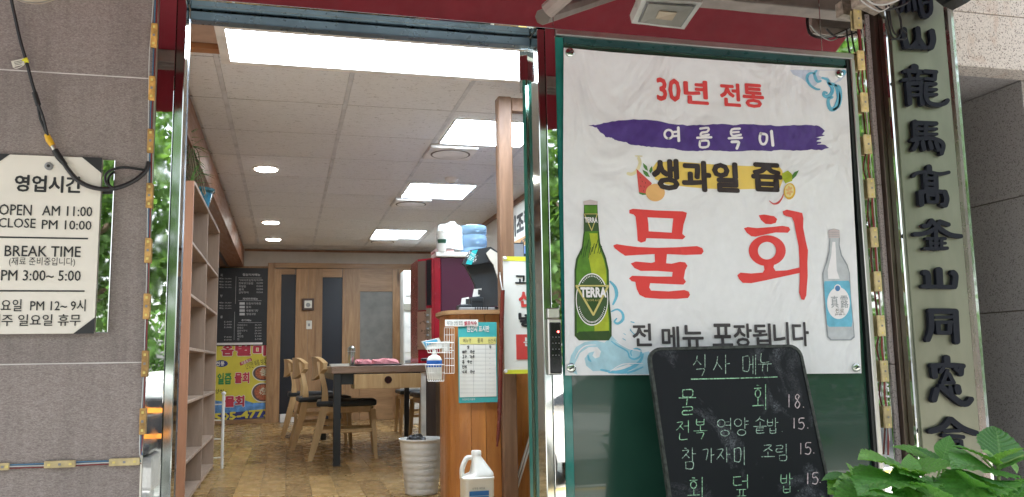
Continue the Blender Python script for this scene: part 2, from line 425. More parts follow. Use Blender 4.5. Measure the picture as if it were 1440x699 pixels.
CHO = 'ㄱㄲㄴㄷㄸㄹㅁㅂㅃㅅㅆㅇㅈㅉㅊㅋㅌㅍㅎ'; JUNG = 'ㅏㅐㅑㅒㅓㅔㅕㅖㅗㅘㅙㅚㅛㅜㅝㅞㅟㅠㅡㅢㅣ'
JONG = ['', 'ㄱ', 'ㄲ', 'ㄳ', 'ㄴ', 'ㄵ', 'ㄶ', 'ㄷ', 'ㄹ', 'ㄺ', 'ㄻ', 'ㄼ', 'ㄽ', 'ㄾ', 'ㄿ', 'ㅀ', 'ㅁ', 'ㅂ', 'ㅄ', 'ㅅ', 'ㅆ', 'ㅇ', 'ㅈ', 'ㅊ', 'ㅋ', 'ㅌ', 'ㅍ', 'ㅎ']
DIG = {'1': [[(.5, 0), (.5, 1)]], '5': [[(.85, 0), (.25, .03), (.2, .42), (.6, .38), (.85, .65), (.6, .97), (.1, .92)]],
       '8': [[(.8, .12), (.45, .0), (.2, .2), (.5, .45), (.85, .72), (.5, 1), (.15, .78), (.45, .48), (.8, .12)]], '.': [[(.3, .95), (.34, 1)]]}
def handstrokes(ch, x0, y0, x1, y1, wd):
    def put(j, a, b, c, d):
        return [([(x0+(x1-x0)*(a+(c-a)*x)+random.uniform(-.25, .25), y0+(y1-y0)*(b+(d-b)*y)+random.uniform(-.25, .25)) for x, y in s], wd) for s in j]
    if ch in DIG: return put(DIG[ch], 0, 0, 1, 1)
    k = ord(ch)-0xAC00; c, v, f = CHO[k//588], JUNG[(k % 588)//28], JONG[k % 28]; S = []
    hb = .62 if f else 1.0
    if v == 'ㅚ':
        S += put(JA[c], .1, 0, .6, .5*hb)+put(JA['ㅗ'], 0, .55*hb, .72, .85*hb)+put(JA['ㅣ'], .75, -.05, 1, hb)
    elif v in 'ㅗㅜㅠㅡ':
        S += put(JA[c], .18, 0, .82, .42*hb+.02)+put(JA[v], 0, .5*hb, 1, (.85 if not f else .6))
    else:
        S += put(JA[c], 0, .08, .52, .8*hb)+put(JA[v], .58, 0, 1, hb)
    if f: S += put(JA[f], .22, .68, .82, 1)
    return S

# =================================================================== STRUCTURE
YF = 3.1                      # facade plane
GZ = -0.65                    # street level, shop floor is z = 0
FP = PY(YF)
ZH = 2.063
CEIL = 2.36; XL = -.9; XR = 2.2; YB = 12.3
M['asphalt'] = speckle('asphalt', (.075, .075, .078), (.03, .03, .03), scale=150)
M['paving'] = speckle('paving', (.34, .33, .31), (.22, .2, .19), scale=90)
M['mark'] = plain('road_marking', (.75, .74, .70), .6, var=.15)
M['mark_y'] = plain('road_marking_yellow', (.75, .48, .08), .6, var=.15)
MB().quad((-150, -200, GZ-.12), (150, -200, GZ-.12), (150, 60, GZ-.12), (-150, 60, GZ-.12)).build('ground', M['asphalt'], kind='structure')
box('pavement', (-60, 60, -3.0, YF+.3, GZ-.3, GZ), M['paving'], kind='structure')
box('kerb', (-60, 60, -3.22, -3.004, GZ-.3, GZ-.01), M['mark_y'], kind='structure')
b = MB()
for i in range(9): b.box(-5.5+i*1.15, -4.9+i*1.15, -10.5, -5.2, GZ-.13, GZ-.116)
b.box(-60, 60, -4.2, -4.05, GZ-.13, GZ-.116)
b.build('road_marking', M['mark'], kind='structure')

# exterior stone cladding left of the door
fw = thing('stone_wall', 'brown grey stone clad shop wall left of the glass entrance', 'wall', (-1.5, YF+.1, GZ))
xw = -.449
box('backing', (-6, xw-.004, YF+.0125, YF+.28, GZ, 6.5), M['grout'], fw)
zs = [GZ, -.23, FP.at(106, 511).z, FP.at(106, 104).z, 2.80, 3.8, 4.8, 5.8, 6.5]
for z in zs[1:-1]: box('grout_line', (-4, xw-.001, YF+.0012, YF+.0124, z-.0019, z+.0019), M['grout'], fw)
for i in range(len(zs)-1):
    for k in range(3):
        x1 = xw - k*1.22; x0 = x1-1.215
        box('wall_panel', (x0, x1, YF, YF+.012, zs[i]+.0022, zs[i+1]-.0022), M['facade'], fw, bev=.0015)
# unseen upper storey and shell over the door, added to block the sun
bs = thing('sun_block_building', 'unseen stone faced storey added above the shop entrance to block the sun', 'building', (1, 6, GZ))
box('upper_wall', (xw+.002, 9, YF+.07, YF+.35, 2.95, 6.5), M['facade'], bs)
box('roof', (-6, 9, YF+.3, 13.2, 6.2, 6.45), M['granite_dark'], bs)
box('side_wall', (-6.3, -6.02, YF+.1, 13.2, GZ, 6.5), M['granite_dark'], bs)
box('rear_wall', (-6, 9, 13.0, 13.3, GZ, 6.5), M['granite_dark'], bs)

# =================================================================== SHOP INTERIOR SETTING
M['wall_beige'] = plain('wall_beige', (.56, .50, .43), .75, var=.05, bmp=.1)
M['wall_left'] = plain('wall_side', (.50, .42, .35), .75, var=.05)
M['beam_brown'] = wood('beam_wood', (.20, .085, .045), (.32, .16, .09), 'Y', .4, 6, knots=False, rnd=False)
M['pine'] = wood('pine', (.27, .145, .065), (.46, .27, .13), 'Z', .42)
M['pine_h'] = wood('pine_horizontal', (.27, .145, .065), (.46, .27, .13), 'X', .42)
M['pine_red'] = wood('pine_orange', (.36, .125, .03), (.58, .24, .06), 'Z', .32, 10)
M['oak'] = wood('chair_oak', (.48, .29, .12), (.68, .46, .23), 'Z', .35, 16, knots=False)
M['shelf_wood'] = wood('shelf_wood', (.29, .20, .145), (.40, .29, .215), 'Z', .5, 12, knots=False)
M['shelf_side'] = wood('shelf_side', (.30, .145, .085), (.42, .21, .125), 'Z', .4, 8, knots=False)
M['walnut'] = wood('table_walnut', (.12, .075, .05), (.24, .15, .10), 'X', .3, 12, knots=False)
mt, t, bb = newmat('ceiling_tile')
v = coords(t, (1, 1, 1), 'Object', rand=True); v2 = coords(t, (1, 2.2, 1), 'Object', rand=True)
f = noise(t, v2, 26, 3, .85, 1.2)
c = ramp(t, f, [(.32, (.30, .28, .27)), (.40, (.74, .735, .74)), (.7, (.80, .80, .81))])
t.links.new(c, bb.inputs['Base Color']); bb.inputs['Roughness'].default_value = .9; bump(t, bb, f, .4, .004); M['tile'] = mt
M['tgrid'] = plain('ceiling_grid', (.66, .66, .68), .55)
M['seam'] = plain('seam_dark', (.18, .15, .13), .8)
# floor of glossy vinyl blocks
mt, t, bb = newmat('floor_board')
v = coords(t, (1, .2, 1), 'Object', rand=True)
g = noise(t, v, 22, 5, .6, .3)
oi = t.nodes.new('ShaderNodeObjectInfo')
c = ramp(t, g, [(.3, (.33, .205, .085)), (.7, (.40, .26, .11))])
c = mixcol(t, 1.0, c, ramp(t, oi.outputs['Random'], [(0, (.66, .60, .54)), (.5, (.98, .95, .90)), (1, (1.2, 1.12, .98))]), 'MULTIPLY')
t.links.new(c, bb.inputs['Base Color'])
t.links.new(ramp(t, noise(t, coords(t), 9, 4), [(.3, .22), (.7, .32)]), bb.inputs['Roughness'])
M['board'] = mt
box('shop_base', (XL-.2, XR+.2, YF+.02, YB+.2, GZ, -.03), M['seam'], kind='structure')
fl = thing('floor', None, None, (.6, 8, 0), kind='structure')
box('underlay', (XL, XR, YF+.05, YB, -.028, -.006), M['seam'], fl)
bw, bl = .152, .92       # plank width (x) and length (y)
k = 0; proto = None; x = XL
while x < XR-.02:
    y = YF+.1 - (0, .55, .27)[k % 3]; k += 1
    while y < YB:
        x0 = x; x1 = min(x+bw, XR); y0 = max(y, YF+.1); y1 = min(y+bl, YB)
        if y1-y0 > .05:
            if proto is None and y1-y0 > bl-.01:
                proto = MB().box(x0+.0012, x1-.0012, y0+.0012, y1-.0012, -.006, 0).build('floor_board', M['board'], fl); pc = ((x0+x1)/2, (y0+y1)/2)
            elif proto is not None and y1-y0 > bl-.01 and x1-x0 > bw-.005:
                o = proto.copy(); COL.objects.link(o); o.parent = fl; o.location = ((x0+x1)/2-pc[0], (y0+y1)/2-pc[1], 0)
            else: MB().box(x0+.0012, x1-.0012, y0+.0012, y1-.0012, -.006, 0).build('floor_board', M['board'], fl)
        y += bl
    x += bw
box('wall_left', (XL-.15, XL, YF+.29, YB, -.03, 3.0), M['wall_left'], kind='structure')
box('wall_right', (XR, XR+.15, YF+.15, YB, -.03, 3.0), M['wall_beige'], kind='structure')
box('wall_back', (XL-.15, XR+.15, YB, YB+.15, -.03, 3.0), M['wall_beige'], kind='structure')
# ceiling
cl = thing('ceiling', None, None, (.6, 8, CEIL), kind='structure')
box('ceiling_grid', (XL, XR, YF+.2, YB, CEIL+.006, CEIL+.03), M['tgrid'], cl)
box('front_board', (XL, XR, YF+.2, 4.34, CEIL-.004, CEIL+.005), plain('front_ceiling_board', (.52, .38, .30), .6), cl)
box('ceiling_slab', (XL-.15, XR+.15, YF+.2, YB+.15, 2.9, 3.0), M['wall_beige'], cl)
cols = [-.575, -.376, .329, 1.013, 1.70, XR]
rows = [4.42, 4.548]+[5.27+.722*i for i in range(10)]
for i in range(len(cols)-1):
    for j in range(len(rows)-1):
        MB().box(cols[i]+.014, cols[i+1]-.014, rows[j]+.0045, rows[j+1]-.0045, CEIL, CEIL+.008).build('ceiling_tile', M['tile'], cl)
b = MB()
for r in rows[1:-1]: b.box(cols[0], XR, r-.004, r+.004, CEIL+.001, CEIL+.004)
b.build('ceiling_seam', M['seam'], cl)
for c_ in cols[1:-1]: box('ceiling_bar', (c_-.0125, c_+.0125, 4.42, YB-.03, CEIL-.0012, CEIL+.005), M['tgrid'], cl)
box('crown_moulding', (-.57, XR, 4.345, 4.415, CEIL-.03, CEIL+.004), wood('trim_orange', (.35, .15, .06), (.5, .24, .10), 'X', .4, 8, False, False), cl)
box('wall_trim', (XR-.022, XR-.001, 4.42, YB-.03, CEIL-.045, CEIL-.001), M['beam_brown'], cl)
box('rear_trim', (-.57, XR-.03, YB-.02, YB-.001, CEIL-.03, CEIL-.001), M['beam_brown'], cl)
# wooden bulkhead along the left wall
bk = thing('wooden_bulkhead', 'brown wood boxed bulkhead running along the left ceiling edge', 'beam', (-.74, 8, 2.1))
box('side_board', (-.60, -.577, YF+.3, YB-.03, 2.11, CEIL-.001), M['beam_brown'], bk)
box('bottom_board', (XL+.002, -.602, YF+.3, YB-.03, 2.11, 2.13), M['beam_brown'], bk)
box('light_slot', (-.80, -.77, YF+.5, YB-.1, 2.100, 2.108), M['black'], bk)

# =================================================================== CEILING FIXTURES
def emis(name, col, s):
    mt, t, b = newmat(name); b.inputs['Base Color'].default_value = (.9, .9, .9, 1)
    b.inputs['Emission Color'].default_value = (*col, 1); b.inputs['Emission Strength'].default_value = s; return mt
M['panel_em'] = emis('panel_light', (.76, .89, 1.0), 9.0)
M['panel_em2'] = emis('panel_light_front', (.76, .88, 1), 7.5)
M['down_em'] = emis('downlight', (1, .95, .88), 9.0)
M['fix_white'] = plain('fixture_white', (.80, .76, .72), .4)
def panel(x0, x1, y0, y1, z, th, label, em, fr=.02):
    t_ = thing('ceiling_light', label, 'ceiling light', ((x0+x1)/2, (y0+y1)/2, z), 'flat ceiling panel lights')
    b = MB()
    b.box(x0, x1, y0, y0+fr, z, z+th).box(x0, x1, y1-fr, y1, z, z+th).box(x0, x0+fr, y0+fr, y1-fr, z, z+th).box(x1-fr, x1, y0+fr, y1-fr, z, z+th)
    b.build('frame', M['fix_white'], t_)
    box('diffuser', (x0+fr, x1-fr, y0+fr, y1-fr, z+.004, z+.01), em, t_)
panel(-.335, 1.60, 3.88, 4.40, 2.275, .084, 'wide white framed ceiling light just inside the entrance', M['panel_em2'], .045)
panel(1.05, 1.67, 5.40, 6.06, CEIL-.012, .011, 'square lit ceiling panel nearest the wooden post', M['panel_em'], .01)
panel(1.04, 1.65, 7.49, 8.17, CEIL-.012, .011, 'square lit ceiling panel between two round vents, middle of three', M['panel_em'], .01)
panel(1.01, 1.63, 10.24, 10.92, CEIL-.012, .011, 'smallest looking square ceiling panel, farthest towards the back wall', M['panel_em'], .01)
for (x, y, lb) in ((-.18, 7.15, 'round ceiling downlight nearest the entrance, above the shelf pot'), (-.186, 9.89, 'round ceiling downlight, middle of the three on the left'), (-.178, 11.25, 'round ceiling downlight closest to the back wall')):
    t_ = thing('downlight', lb, 'downlight', (x, y, CEIL), 'round downlights in the left of the ceiling')
    MB().lathe([(.108, .0), (.108, -.008), (.092, -.010)], (x, y, CEIL-.0005), 28).build('rim', M['fix_white'], t_)
    MB().lathe([(.088, .0), (.086, -.004)], (x, y, CEIL-.0115), 28).build('lamp', M['down_em'], t_)
for (x0, x1, y0, y1, lb) in ((1.0, 1.36, 6.10, 6.48, 'square white ceiling vent with round grille behind the nearest panel'), (1.0, 1.35, 8.2, 8.6, 'square white ceiling vent with round grille in the middle'), (1.01, 1.36, 10.95, 11.3, 'small far ceiling vent beside the farthest panel')):
    t_ = thing('ceiling_vent', lb, 'vent', ((x0+x1)/2, (y0+y1)/2, CEIL), 'ceiling vents')
    box('plate', (x0, x1, y0, y1, CEIL-.03, CEIL-.002), M['fix_white'], t_, bev=.008)
    cx, cy_ = (x0+x1)/2, (y0+y1)/2
    for q, rr in enumerate((.15, .118, .086, .054)):
        b = MB(); b.lathe([(rr, -.0315), (rr, -.034)], (cx, cy_, CEIL), 32); b.build('grille_slot' , M['seam'], t_)
        b = MB(); b.lathe([(rr-.013, -.0345), (rr-.014, -.0365)], (cx, cy_, CEIL-.0004*q), 32); b.build('grille_ring', M['fix_white'], t_)
t_ = thing('smoke_detector', 'small round white smoke detector on the ceiling between panels', 'smoke detector', (1.37, 7.25, CEIL))
MB().lathe([(.06, 0), (.06, -.015), (.045, -.03), (.03, -.04)], (1.37, 7.25, CEIL-.001), 20).build('housing', M['fix_white'], t_)
MB().lathe([(.028, -.0405), (.02, -.052)], (1.37, 7.25, CEIL-.001), 14).build('sensor', M['offwhite'], t_)

# =================================================================== BACK WALL
BY = YB-.05; BP = PY(BY)
M['dark_pane'] = plain('dark_pane', (.012, .013, .02), .3, var=.02)
M['frost'] = plain('frosted_pane', (.20, .19, .17), .55)
M['menu_black'] = plain('menu_black', (.022, .024, .028), .45)
M['menu_text'] = plain('menu_text', (.55, .55, .55), .6)
pt = thing('wooden_partition', 'knotty pine partition with sliding doors across the back of the room', 'partition', (.9, BY, 0))
def bx(px0, py0, px1, py1, y0, y1, name, mt, parent, bev=0):
    a = BP.at(px0, (py0+py1)/2); c = BP.at(px1, (py0+py1)/2); z1 = BP.at((px0+px1)/2, py0).z; z0 = BP.at((px0+px1)/2, py1).z
    return box(name, (a.x, c.x, y0, y1, max(z0, .002), z1), mt, parent, bev)
bx(375, 370, 385, 597, BY-.03, YB-.001, 'post', M['pine'], pt)
bx(385, 371, 600, 378, BY-.03, YB-.001, 'head_beam', M['pine_h'], pt)
for a, b_ in ((385, 394), (415, 421), (444, 452.5), (481, 485)): bx(a, 378.2, b_, 597, BY-.018, YB-.001, 'stile', M['pine'], pt)
bx(421, 378.2, 432, 597, BY-.005, YB-.001, 'board', M['pine'], pt); bx(432.2, 378.2, 444, 597, BY-.005, YB-.001, 'board', M['pine'], pt)
bx(394.1, 378.2, 414.9, 386, BY-.014, YB-.001, 'rail', M['pine_h'], pt); bx(452.6, 378.2, 480.9, 390, BY-.014, YB-.001, 'rail', M['pine_h'], pt)
bx(394.1, 386.1, 414.9, 582, BY+.01, YB-.001, 'dark_pane', M['dark_pane'], pt)
bx(394.1, 582.2, 414.9, 597, BY-.01, YB-.001, 'sill', M['fix_white'], pt)
bx(452.6, 390.2, 480.9, 597, BY+.01, YB-.001, 'dark_pane', M['dark_pane'], pt)
bx(485.2, 378.2, 506, 597, BY-.01, YB-.001, 'door_board', M['pine'], pt); bx(552.1, 378.2, 562, 597, BY-.01, YB-.001, 'door_board', M['pine'], pt)
bx(506.1, 378.2, 552, 410, BY-.01, YB-.001, 'door_board', M['pine_h'], pt); bx(506.1, 410.2, 552, 515, BY+.008, YB-.001, 'frosted_pane', M['frost'], pt)
bx(506.1, 515.2, 552, 597, BY-.01, YB-.001, 'door_board', M['pine_h'], pt); bx(562.3, 378.2, 600, 597, BY-.006, YB-.001, 'board', M['pine'], pt)
t_ = thing('picture_frame', 'small square dark framed picture on the pine partition', 'picture', tuple(BP.at(433, 428)))
bx(425, 420, 441.5, 436.5, BY-.045, BY-.0055, 'frame', wood('frame_dark', (.06, .03, .02), (.12, .06, .04), 'X', .4, 8, False), t_, .004)
bx(428, 423, 438.5, 433.5, BY-.047, BY-.0455, 'picture', M['offwhite'], t_)
shape([ell(433.3, 428.8, 3.2, 3)], PY(BY-.049), M['grey'], t_)
t_ = thing('light_switch', 'pale wall switch below the small dark framed picture', 'switch', tuple(BP.at(434, 457)))
bx(430.5, 451, 438.5, 463, BY-.015, BY-.0055, 'plate', M['offwhite'], t_, .003)
bx(433, 455, 436, 459, BY-.019, BY-.0153, 'rocker', M['grey'], t_)
bd = thing('pine_panel', 'knotty pine backing panel behind the black menu board', 'panel', tuple(BP.at(340, 590)))
bx(296, 374, 384 - 2.2, 480, BY+.025, YB-.001, 'board', M['pine'], bd); bx(296, 590, 379, 596, BY-.02, YB-.001, 'bottom_rail', M['pine_h'], bd)
bx(376, 480.5, 381.8, 589.5, BY+.01, YB-.001, 'side_rail', M['pine'], bd)
# menu board
mb = thing('menu_board', 'black wall menu board with pale price list above the yellow poster', 'menu board', tuple(BP.at(340, 486)))
bx(298, 377, 377.5, 486, BY-.02, BY+.02, 'board', M['menu_black'], mb, .004)
MP = PY(BY-.02)
def T(x, y): return (300+x/5.82, 370+y/5.825)
def tl(s, x0, y0, x1, y1, mt=None, parent=None, bold=.0):
    a = T(x0, y0); c = T(x1, y1); lettering(s, a[0], a[1], c[0], c[1], MP, mt or M['menu_text'], parent or mb, bold, .003, res=1)
tl('점심식사메뉴', 240, 85, 385, 106, bold=.02)
for i, (s, p) in enumerate((('가자미조림정식', '15,000'), ('전복영양솥밥', '15,000'), ('회덮밥', '15,000'), ('물회', '18,000'), ('알탕정식', '15,000'))):
    y = 132+i*25; tl(s, 208, y, 208+22*len(s)*.9, y+18); tl(p, 355, y, 405, y+16)
tl('저녁추천메뉴', 240, 283, 365, 303, bold=.02)
for i, s in enumerate(('모듬자미숙회', '물회', '생물메기탕', '생대구탕')):
    y = 322+i*29; a = T(215, y); c = T(258, y+20); bx(a[0], a[1], c[0], c[1], BY-.0235, BY-.0205, 'tag', M['menu_text'], mb); tl(s, 268, y, 268+20*len(s), y+19)
tl('추가메뉴', 230, 460, 312, 478, bold=.02)
for i, (s, p) in enumerate((('가자미구이', '30,000'), ('전복회', '30,000'), ('돌문어구이', '20,000'), ('알탕', '15,000'), ('계란찜', '3,000'), ('면', '2,000'))):
    y = 500+i*23; tl(s, 196, y, 196+16*len(s), y+17); tl(p, 340, y, 394, y+15)
for y0 in (122, 308, 487): a = T(205, y0); c = T(395, y0+2); bx(a[0], a[1], c[0], c[1], BY-.0225, BY-.0205, 'rule', M['menu_text'], mb)
a = T(183, 110); c = T(185, 335); bx(a[0], a[1], c[0], c[1], BY-.0225, BY-.0205, 'rule', M['menu_text'], mb)
a = T(172, 400); c = T(174, 630); bx(a[0], a[1], c[0], c[1], BY-.0225, BY-.0205, 'rule', M['menu_text'], mb)
for y0 in (120, 146, 170, 192, 318, 342, 363): tl('메뉴 10,000', 50, y0, 148, y0+14)
for y0, s in ((475, '5,000'), (497, '3,000'), (520, '3,000'), (600, '7,000'), (622, '3,000')): tl(s, 88, y0, 150, y0+14)
for y0, s in ((88, '회'), (258, '탕'), (432, '류')): tl(s, 58, y0, 76, y0+22)
a = T(30, 652); c = T(402, 670); bx(a[0], a[1], c[0], c[1], BY-.0225, BY-.0205, 'notice_strip', M['fix_white'], mb)
# yellow poster under the menu board
yp = thing('food_poster', 'bright yellow food poster with blue phone number strip on the back wall', 'poster', tuple(BP.at(340, 590)))
M['py'] = plain('poster_yellow', (.66, .56, .06), .5, var=.05); M['pr'] = plain('poster_red', (.50, .04, .07), .5); M['pw'] = plain('poster_white', (.75, .72, .68), .5)
M['pb'] = plain('poster_blue', (.12, .30, .62), .5, var=.3, vs=14); M['pv'] = plain('poster_navy', (.03, .04, .20), .5); M['pg'] = plain('poster_green', (.04, .25, .07), .5); M['pk'] = plain('poster_black', (.02, .02, .02), .5)
bx(296, 479, 376.5, 589, BY+.0255 if False else BY, BY+.024, 'sheet', M['py'], yp)
YP = PY(BY)
def Q(x, y): return (300+x/5.376, 470+y/5.376)
def q(l): return [Q(*p) for p in l]
def ql(s, x0, y0, x1, y1, mt, bold=.03, off=.006, rot=0):
    a = Q(x0, y0); c = Q(x1, y1); return lettering(s, a[0], a[1], c[0], c[1], YP, mt, yp, bold, off, res=1, rot=rot)
for s, x0, x1 in (('음', 60, 155), ('별', 165, 285), ('미', 300, 400)):
    ql(s, x0-4, 76, x1+4, 168, M['pw'], .09, .0015); ql(s, x0, 80, x1, 164, M['pr'], .05, .003)
shape([q(ell(60, 222, 50, 26))], YP, M['pv'], yp, .0015); ql('전통', 20, 205, 85, 240, M['pw'])
shape([q([(198, 215), (285, 178), (294, 198), (205, 240)])], YP, M['pr'], yp, .0015); ql('여름특미', 208, 196, 285, 222, M['pw'], .01, .003, .35)
ql('건강한 여름 보내기', 240, 195, 418, 245, M['pk'], 0, .002, .25)
ql('일즙', 30, 292, 138, 380, M['pg'], .04, .003); ql('물회', 160, 288, 272, 372, M['pr'], .045, .003); ql('물회', 157, 285, 275, 375, M['pw'], .08, .0015)
ql('양식~', 14, 415, 102, 450, M['pk'], .01, .002)
shape([q([(10, 500), (110, 515), (230, 497), (300, 520), (415, 515), (415, 590), (10, 605)])], YP, M['pb'], yp, .001)
shape([q([(10, 603), (412, 567), (412, 628), (10, 660)])], YP, M['pv'], yp, .002)
ql('505-4773', 8, 580, 430, 640, M['py'], .045, .0035, .06)
ql('물회', 84, 465, 235, 550, M['pr'], .05, .0035); ql('물회', 80, 461, 239, 554, M['pw'], .09, .002)
for (cx, cy_, rx, ry) in ((372, 295, 78, 60), (372, 440, 84, 74)):
    lp = [p for p in ell(cx, cy_, rx, ry, 28)]; lp = [(min(x, 418), y) for x, y in lp]; shape([q(lp)], YP, M['pw'], yp, .0025)
    lp = [(min(x, 416), y) for x, y in ell(cx, cy_, rx-6, ry-6, 28)]; shape([q(lp)], YP, plain('bowl_rim', (.10, .07, .06), .5), yp, .003)
    lp = [(min(x, 414), y) for x, y in ell(cx+6, cy_, rx-16, ry-14, 28)]; shape([q(lp)], YP, plain('broth_red', (.42, .12, .05), .5, var=.3, vs=60), yp, .0035)
    bb_ = MB()
    for i in range(60):
        a0 = random.uniform(0, 6.28); rr = random.random()**.5; x = cx+18+rr*36*math.cos(a0); y = cy_-8+rr*32*math.sin(a0); an = random.uniform(0, 3.14); L = 9
        if x > 402: continue
        bb_.poly([YP.at(*Q(x-L*math.cos(an)-2, y-L*math.sin(an)), .004+i*.00004), YP.at(*Q(x+L*math.cos(an), y+L*math.sin(an)), .004+i*.00004), YP.at(*Q(x+L*math.cos(an)+3, y+L*math.sin(an)+4), .004+i*.00004), YP.at(*Q(x-L*math.cos(an), y-L*math.sin(an)+4), .004+i*.00004)])
    bb_.build('noodles', plain('noodle', (.62, .58, .42), .5), yp)
# air conditioner
ac = thing('air_conditioner', 'tall white standing air conditioner in front of the pine partition', 'air conditioner', (1.6, 11.1, 0))
box('cabinet', (1.44, 1.86, 11.0, 11.35, 0, 1.95), M['white_paint'], ac, .02)
box('upper_grille', (1.46, 1.84, 10.985, 10.9985, 1.62, 1.90), M['fix_white'], ac, .004)
box('control_strip', (1.445, 1.855, 10.98, 10.9985, 1.43, 1.52), plain('ac_strip', (.30, .28, .22), .4), ac, .003)
box('display', (1.60, 1.80, 10.974, 10.9795, 1.44, 1.50), M['black'], ac)
for i in range(8): box('louvre', (1.46, 1.84, 10.985, 10.9985, .50+i*.045, .53+i*.045), M['fix_white'] if i % 2 else M['grey'], ac)
box('front_panel', (1.455, 1.845, 10.99, 10.9985, .90, 1.41), M['white_paint'], ac, .004)

# =================================================================== INTERIOR FURNITURE
# bookshelf on the left wall
sx0, sx1, sy0, sy1, stp = XL+.004, -.512, 5.02, 6.95, 1.80
sh = thing('bookshelf', 'tall open wooden bookshelf with empty bays along the left wall', 'bookshelf', ((sx0+sx1)/2, (sy0+sy1)/2, 0))
box('side_panel', (sx0, sx1, sy0, sy0+.02, 0, stp), M['shelf_side'], sh, .002)
box('side_panel', (sx0, sx1, sy1-.02, sy1, 0, stp), M['shelf_wood'], sh, .002)
box('back_panel', (sx0, sx0+.012, sy0+.021, sy1-.021, .02, stp-.002), M['shelf_wood'], sh)
box('divider', (sx0+.013, sx1-.002, 5.975, 5.995, .001, stp-.021), M['shelf_wood'], sh, .002)
box('top_board', (sx0+.001, sx1+.004, sy0+.021, sy1-.021, stp-.02, stp+.002), M['shelf_wood'], sh, .003)
for py in (332, 410, 488, 563, 645):
    z = aX(266, py, sx1).z
    for ya, yb in ((sy0+.021, 5.974), (5.996, sy1-.021)):
        box('shelf', (sx0+.013, sx1-.001, ya, yb, z-.018, z), M['shelf_wood'], sh, .002)
box('shelf', (sx0+.013, sx1-.001, sy0+.021, 5.974, .03, .05), M['shelf_wood'], sh); box('shelf', (sx0+.013, sx1-.001, 5.996, sy1-.021, .03, .05), M['shelf_wood'], sh)
# blue pot and strap leaved plant
px, py_, pz = -.578, 5.95, stp+.004
M['pot_blue'] = plain('glazed_blue', (.03, .16, .22), .12, coat=.6, var=.3, vs=12)
po = thing('flower_pot', 'glossy teal blue glazed pot on top of the bookshelf', 'pot', (px, py_, pz))
MB().lathe([(.060, 0), (.068, .006), (.078, .05), (.088, .10), (.105, .112), (.107, .130), (.092, .134), (.088, .12)], (px, py_, pz), 28).build('bowl', M['pot_blue'], po)
MB().lathe([(.084, 0), (.084, .008)], (px, py_, pz+.112), 20).build('soil', plain('soil', (.05, .03, .02), .9), po)
pl_ = thing('strap_leaf_plant', 'green strap leaved house plant spilling over on top of the bookshelf', 'plant', (-.66, 5.5, pz))
M['strap'] = plain('strap_leaf', (.11, .24, .06), .4, var=.4, vs=30); M['root'] = plain('aerial_root', (.22, .17, .10), .8)
def strap(b, base, d, L, wd, droop):
    n = 7; P = []; Wd = []
    d = Vector(d).normalized(); side = d.cross(Vector((0, 0, 1))); side = side.normalized() if side.length > .1 else Vector((1, 0, 0))
    for i in range(n):
        s = i/(n-1); p = Vector(base)+d*(L*s)+Vector((0, 0, -droop*s*s)); P.append(p); Wd.append(wd*(1-s)**.55*(.6+.4*min(1, s*4)))
    i0 = len(b.v)
    for p, ww in zip(P, Wd): b.v += [p-side*ww, p+Vector((0, 0, -ww*.4)), p+side*ww]
    for i in range(n-1):
        for c in (0, 1): b.f.append((i0+i*3+c, i0+i*3+c+1, i0+i*3+c+4, i0+i*3+c+3))
for k, (cx, cyy, cz) in enumerate(((-.62, 5.50, .24), (-.585, 5.55, .40), (-.56, 5.60, .20), (-.63, 5.45, .42), (-.58, 5.50, .10), (-.60, 5.60, .32))):
    for i in range(13):
        b = MB(); a0 = random.uniform(0, 6.28); el = random.uniform(-.1, 1.1)
        strap(b, (cx, cyy, pz+cz*.8), (math.cos(a0)*math.cos(el), math.sin(a0)*math.cos(el), math.sin(el)), random.uniform(.08, .15), .009, random.uniform(.02, .07)); b.smooth = True
        b.build('leaf', M['strap'], pl_)
    b = MB()
    for i in range(8):
        a0 = random.uniform(0, 6.28)
        b.tube(smoothpath([(cx, cyy, pz+cz*.8), (cx+.04*math.cos(a0), cyy+.04*math.sin(a0), pz+cz*.7), (cx+.06*math.cos(a0+.5), cyy+.06*math.sin(a0+.5), max(pz+.002, pz+cz*.4-.05))], 3), .003, 5)
    b.build('root', M['root'], pl_)
box('planter_base', (-.72, -.56, 5.42, 5.62, pz, pz+.08), M['root'], pl_, .02)
# white wire stand beside the shelf
ws = thing('wire_stand', 'thin white wire rack standing beside the bookshelf', 'rack', (-.38, 6.6, 0))
a = aY(314.5, 556, 6.9); bq = aY(306, 694, 6.9)
WY = 7.05
p_top = aY(314.5, 556, WY); p_bot = aZ(303, 699, .0); p_bot = Vector((p_top.x, WY, 0))
MB().tube([p_bot, p_top], .011, 8).build('pole', M['white_paint'], ws)
MB().lathe([(.004, 0), (.017, .008), (.017, .02), (.004, .03)], (p_top.x, WY, p_top.z), 12).build('finial', M['white_paint'], ws)
for z in (.08, .22, .36, .48):
    MB().tube([(p_top.x, WY, z), (p_top.x-.14, WY+.02, z)], .005, 6).build('rung', M['white_paint'], ws)
    MB().tube(smoothpath([(p_top.x-.14, WY+.02, z+.12), (p_top.x-.10, WY+.02, z+.09), (p_top.x-.11, WY+.02, z+.03), (p_top.x-.14, WY+.02, z)], 4), .006, 6).build('wire_loop', M['white_paint'], ws)
MB().tube([(p_top.x-.14, WY+.02, 0), (p_top.x-.14, WY+.02, .6)], .008, 8).build('pole', M['white_paint'], ws)

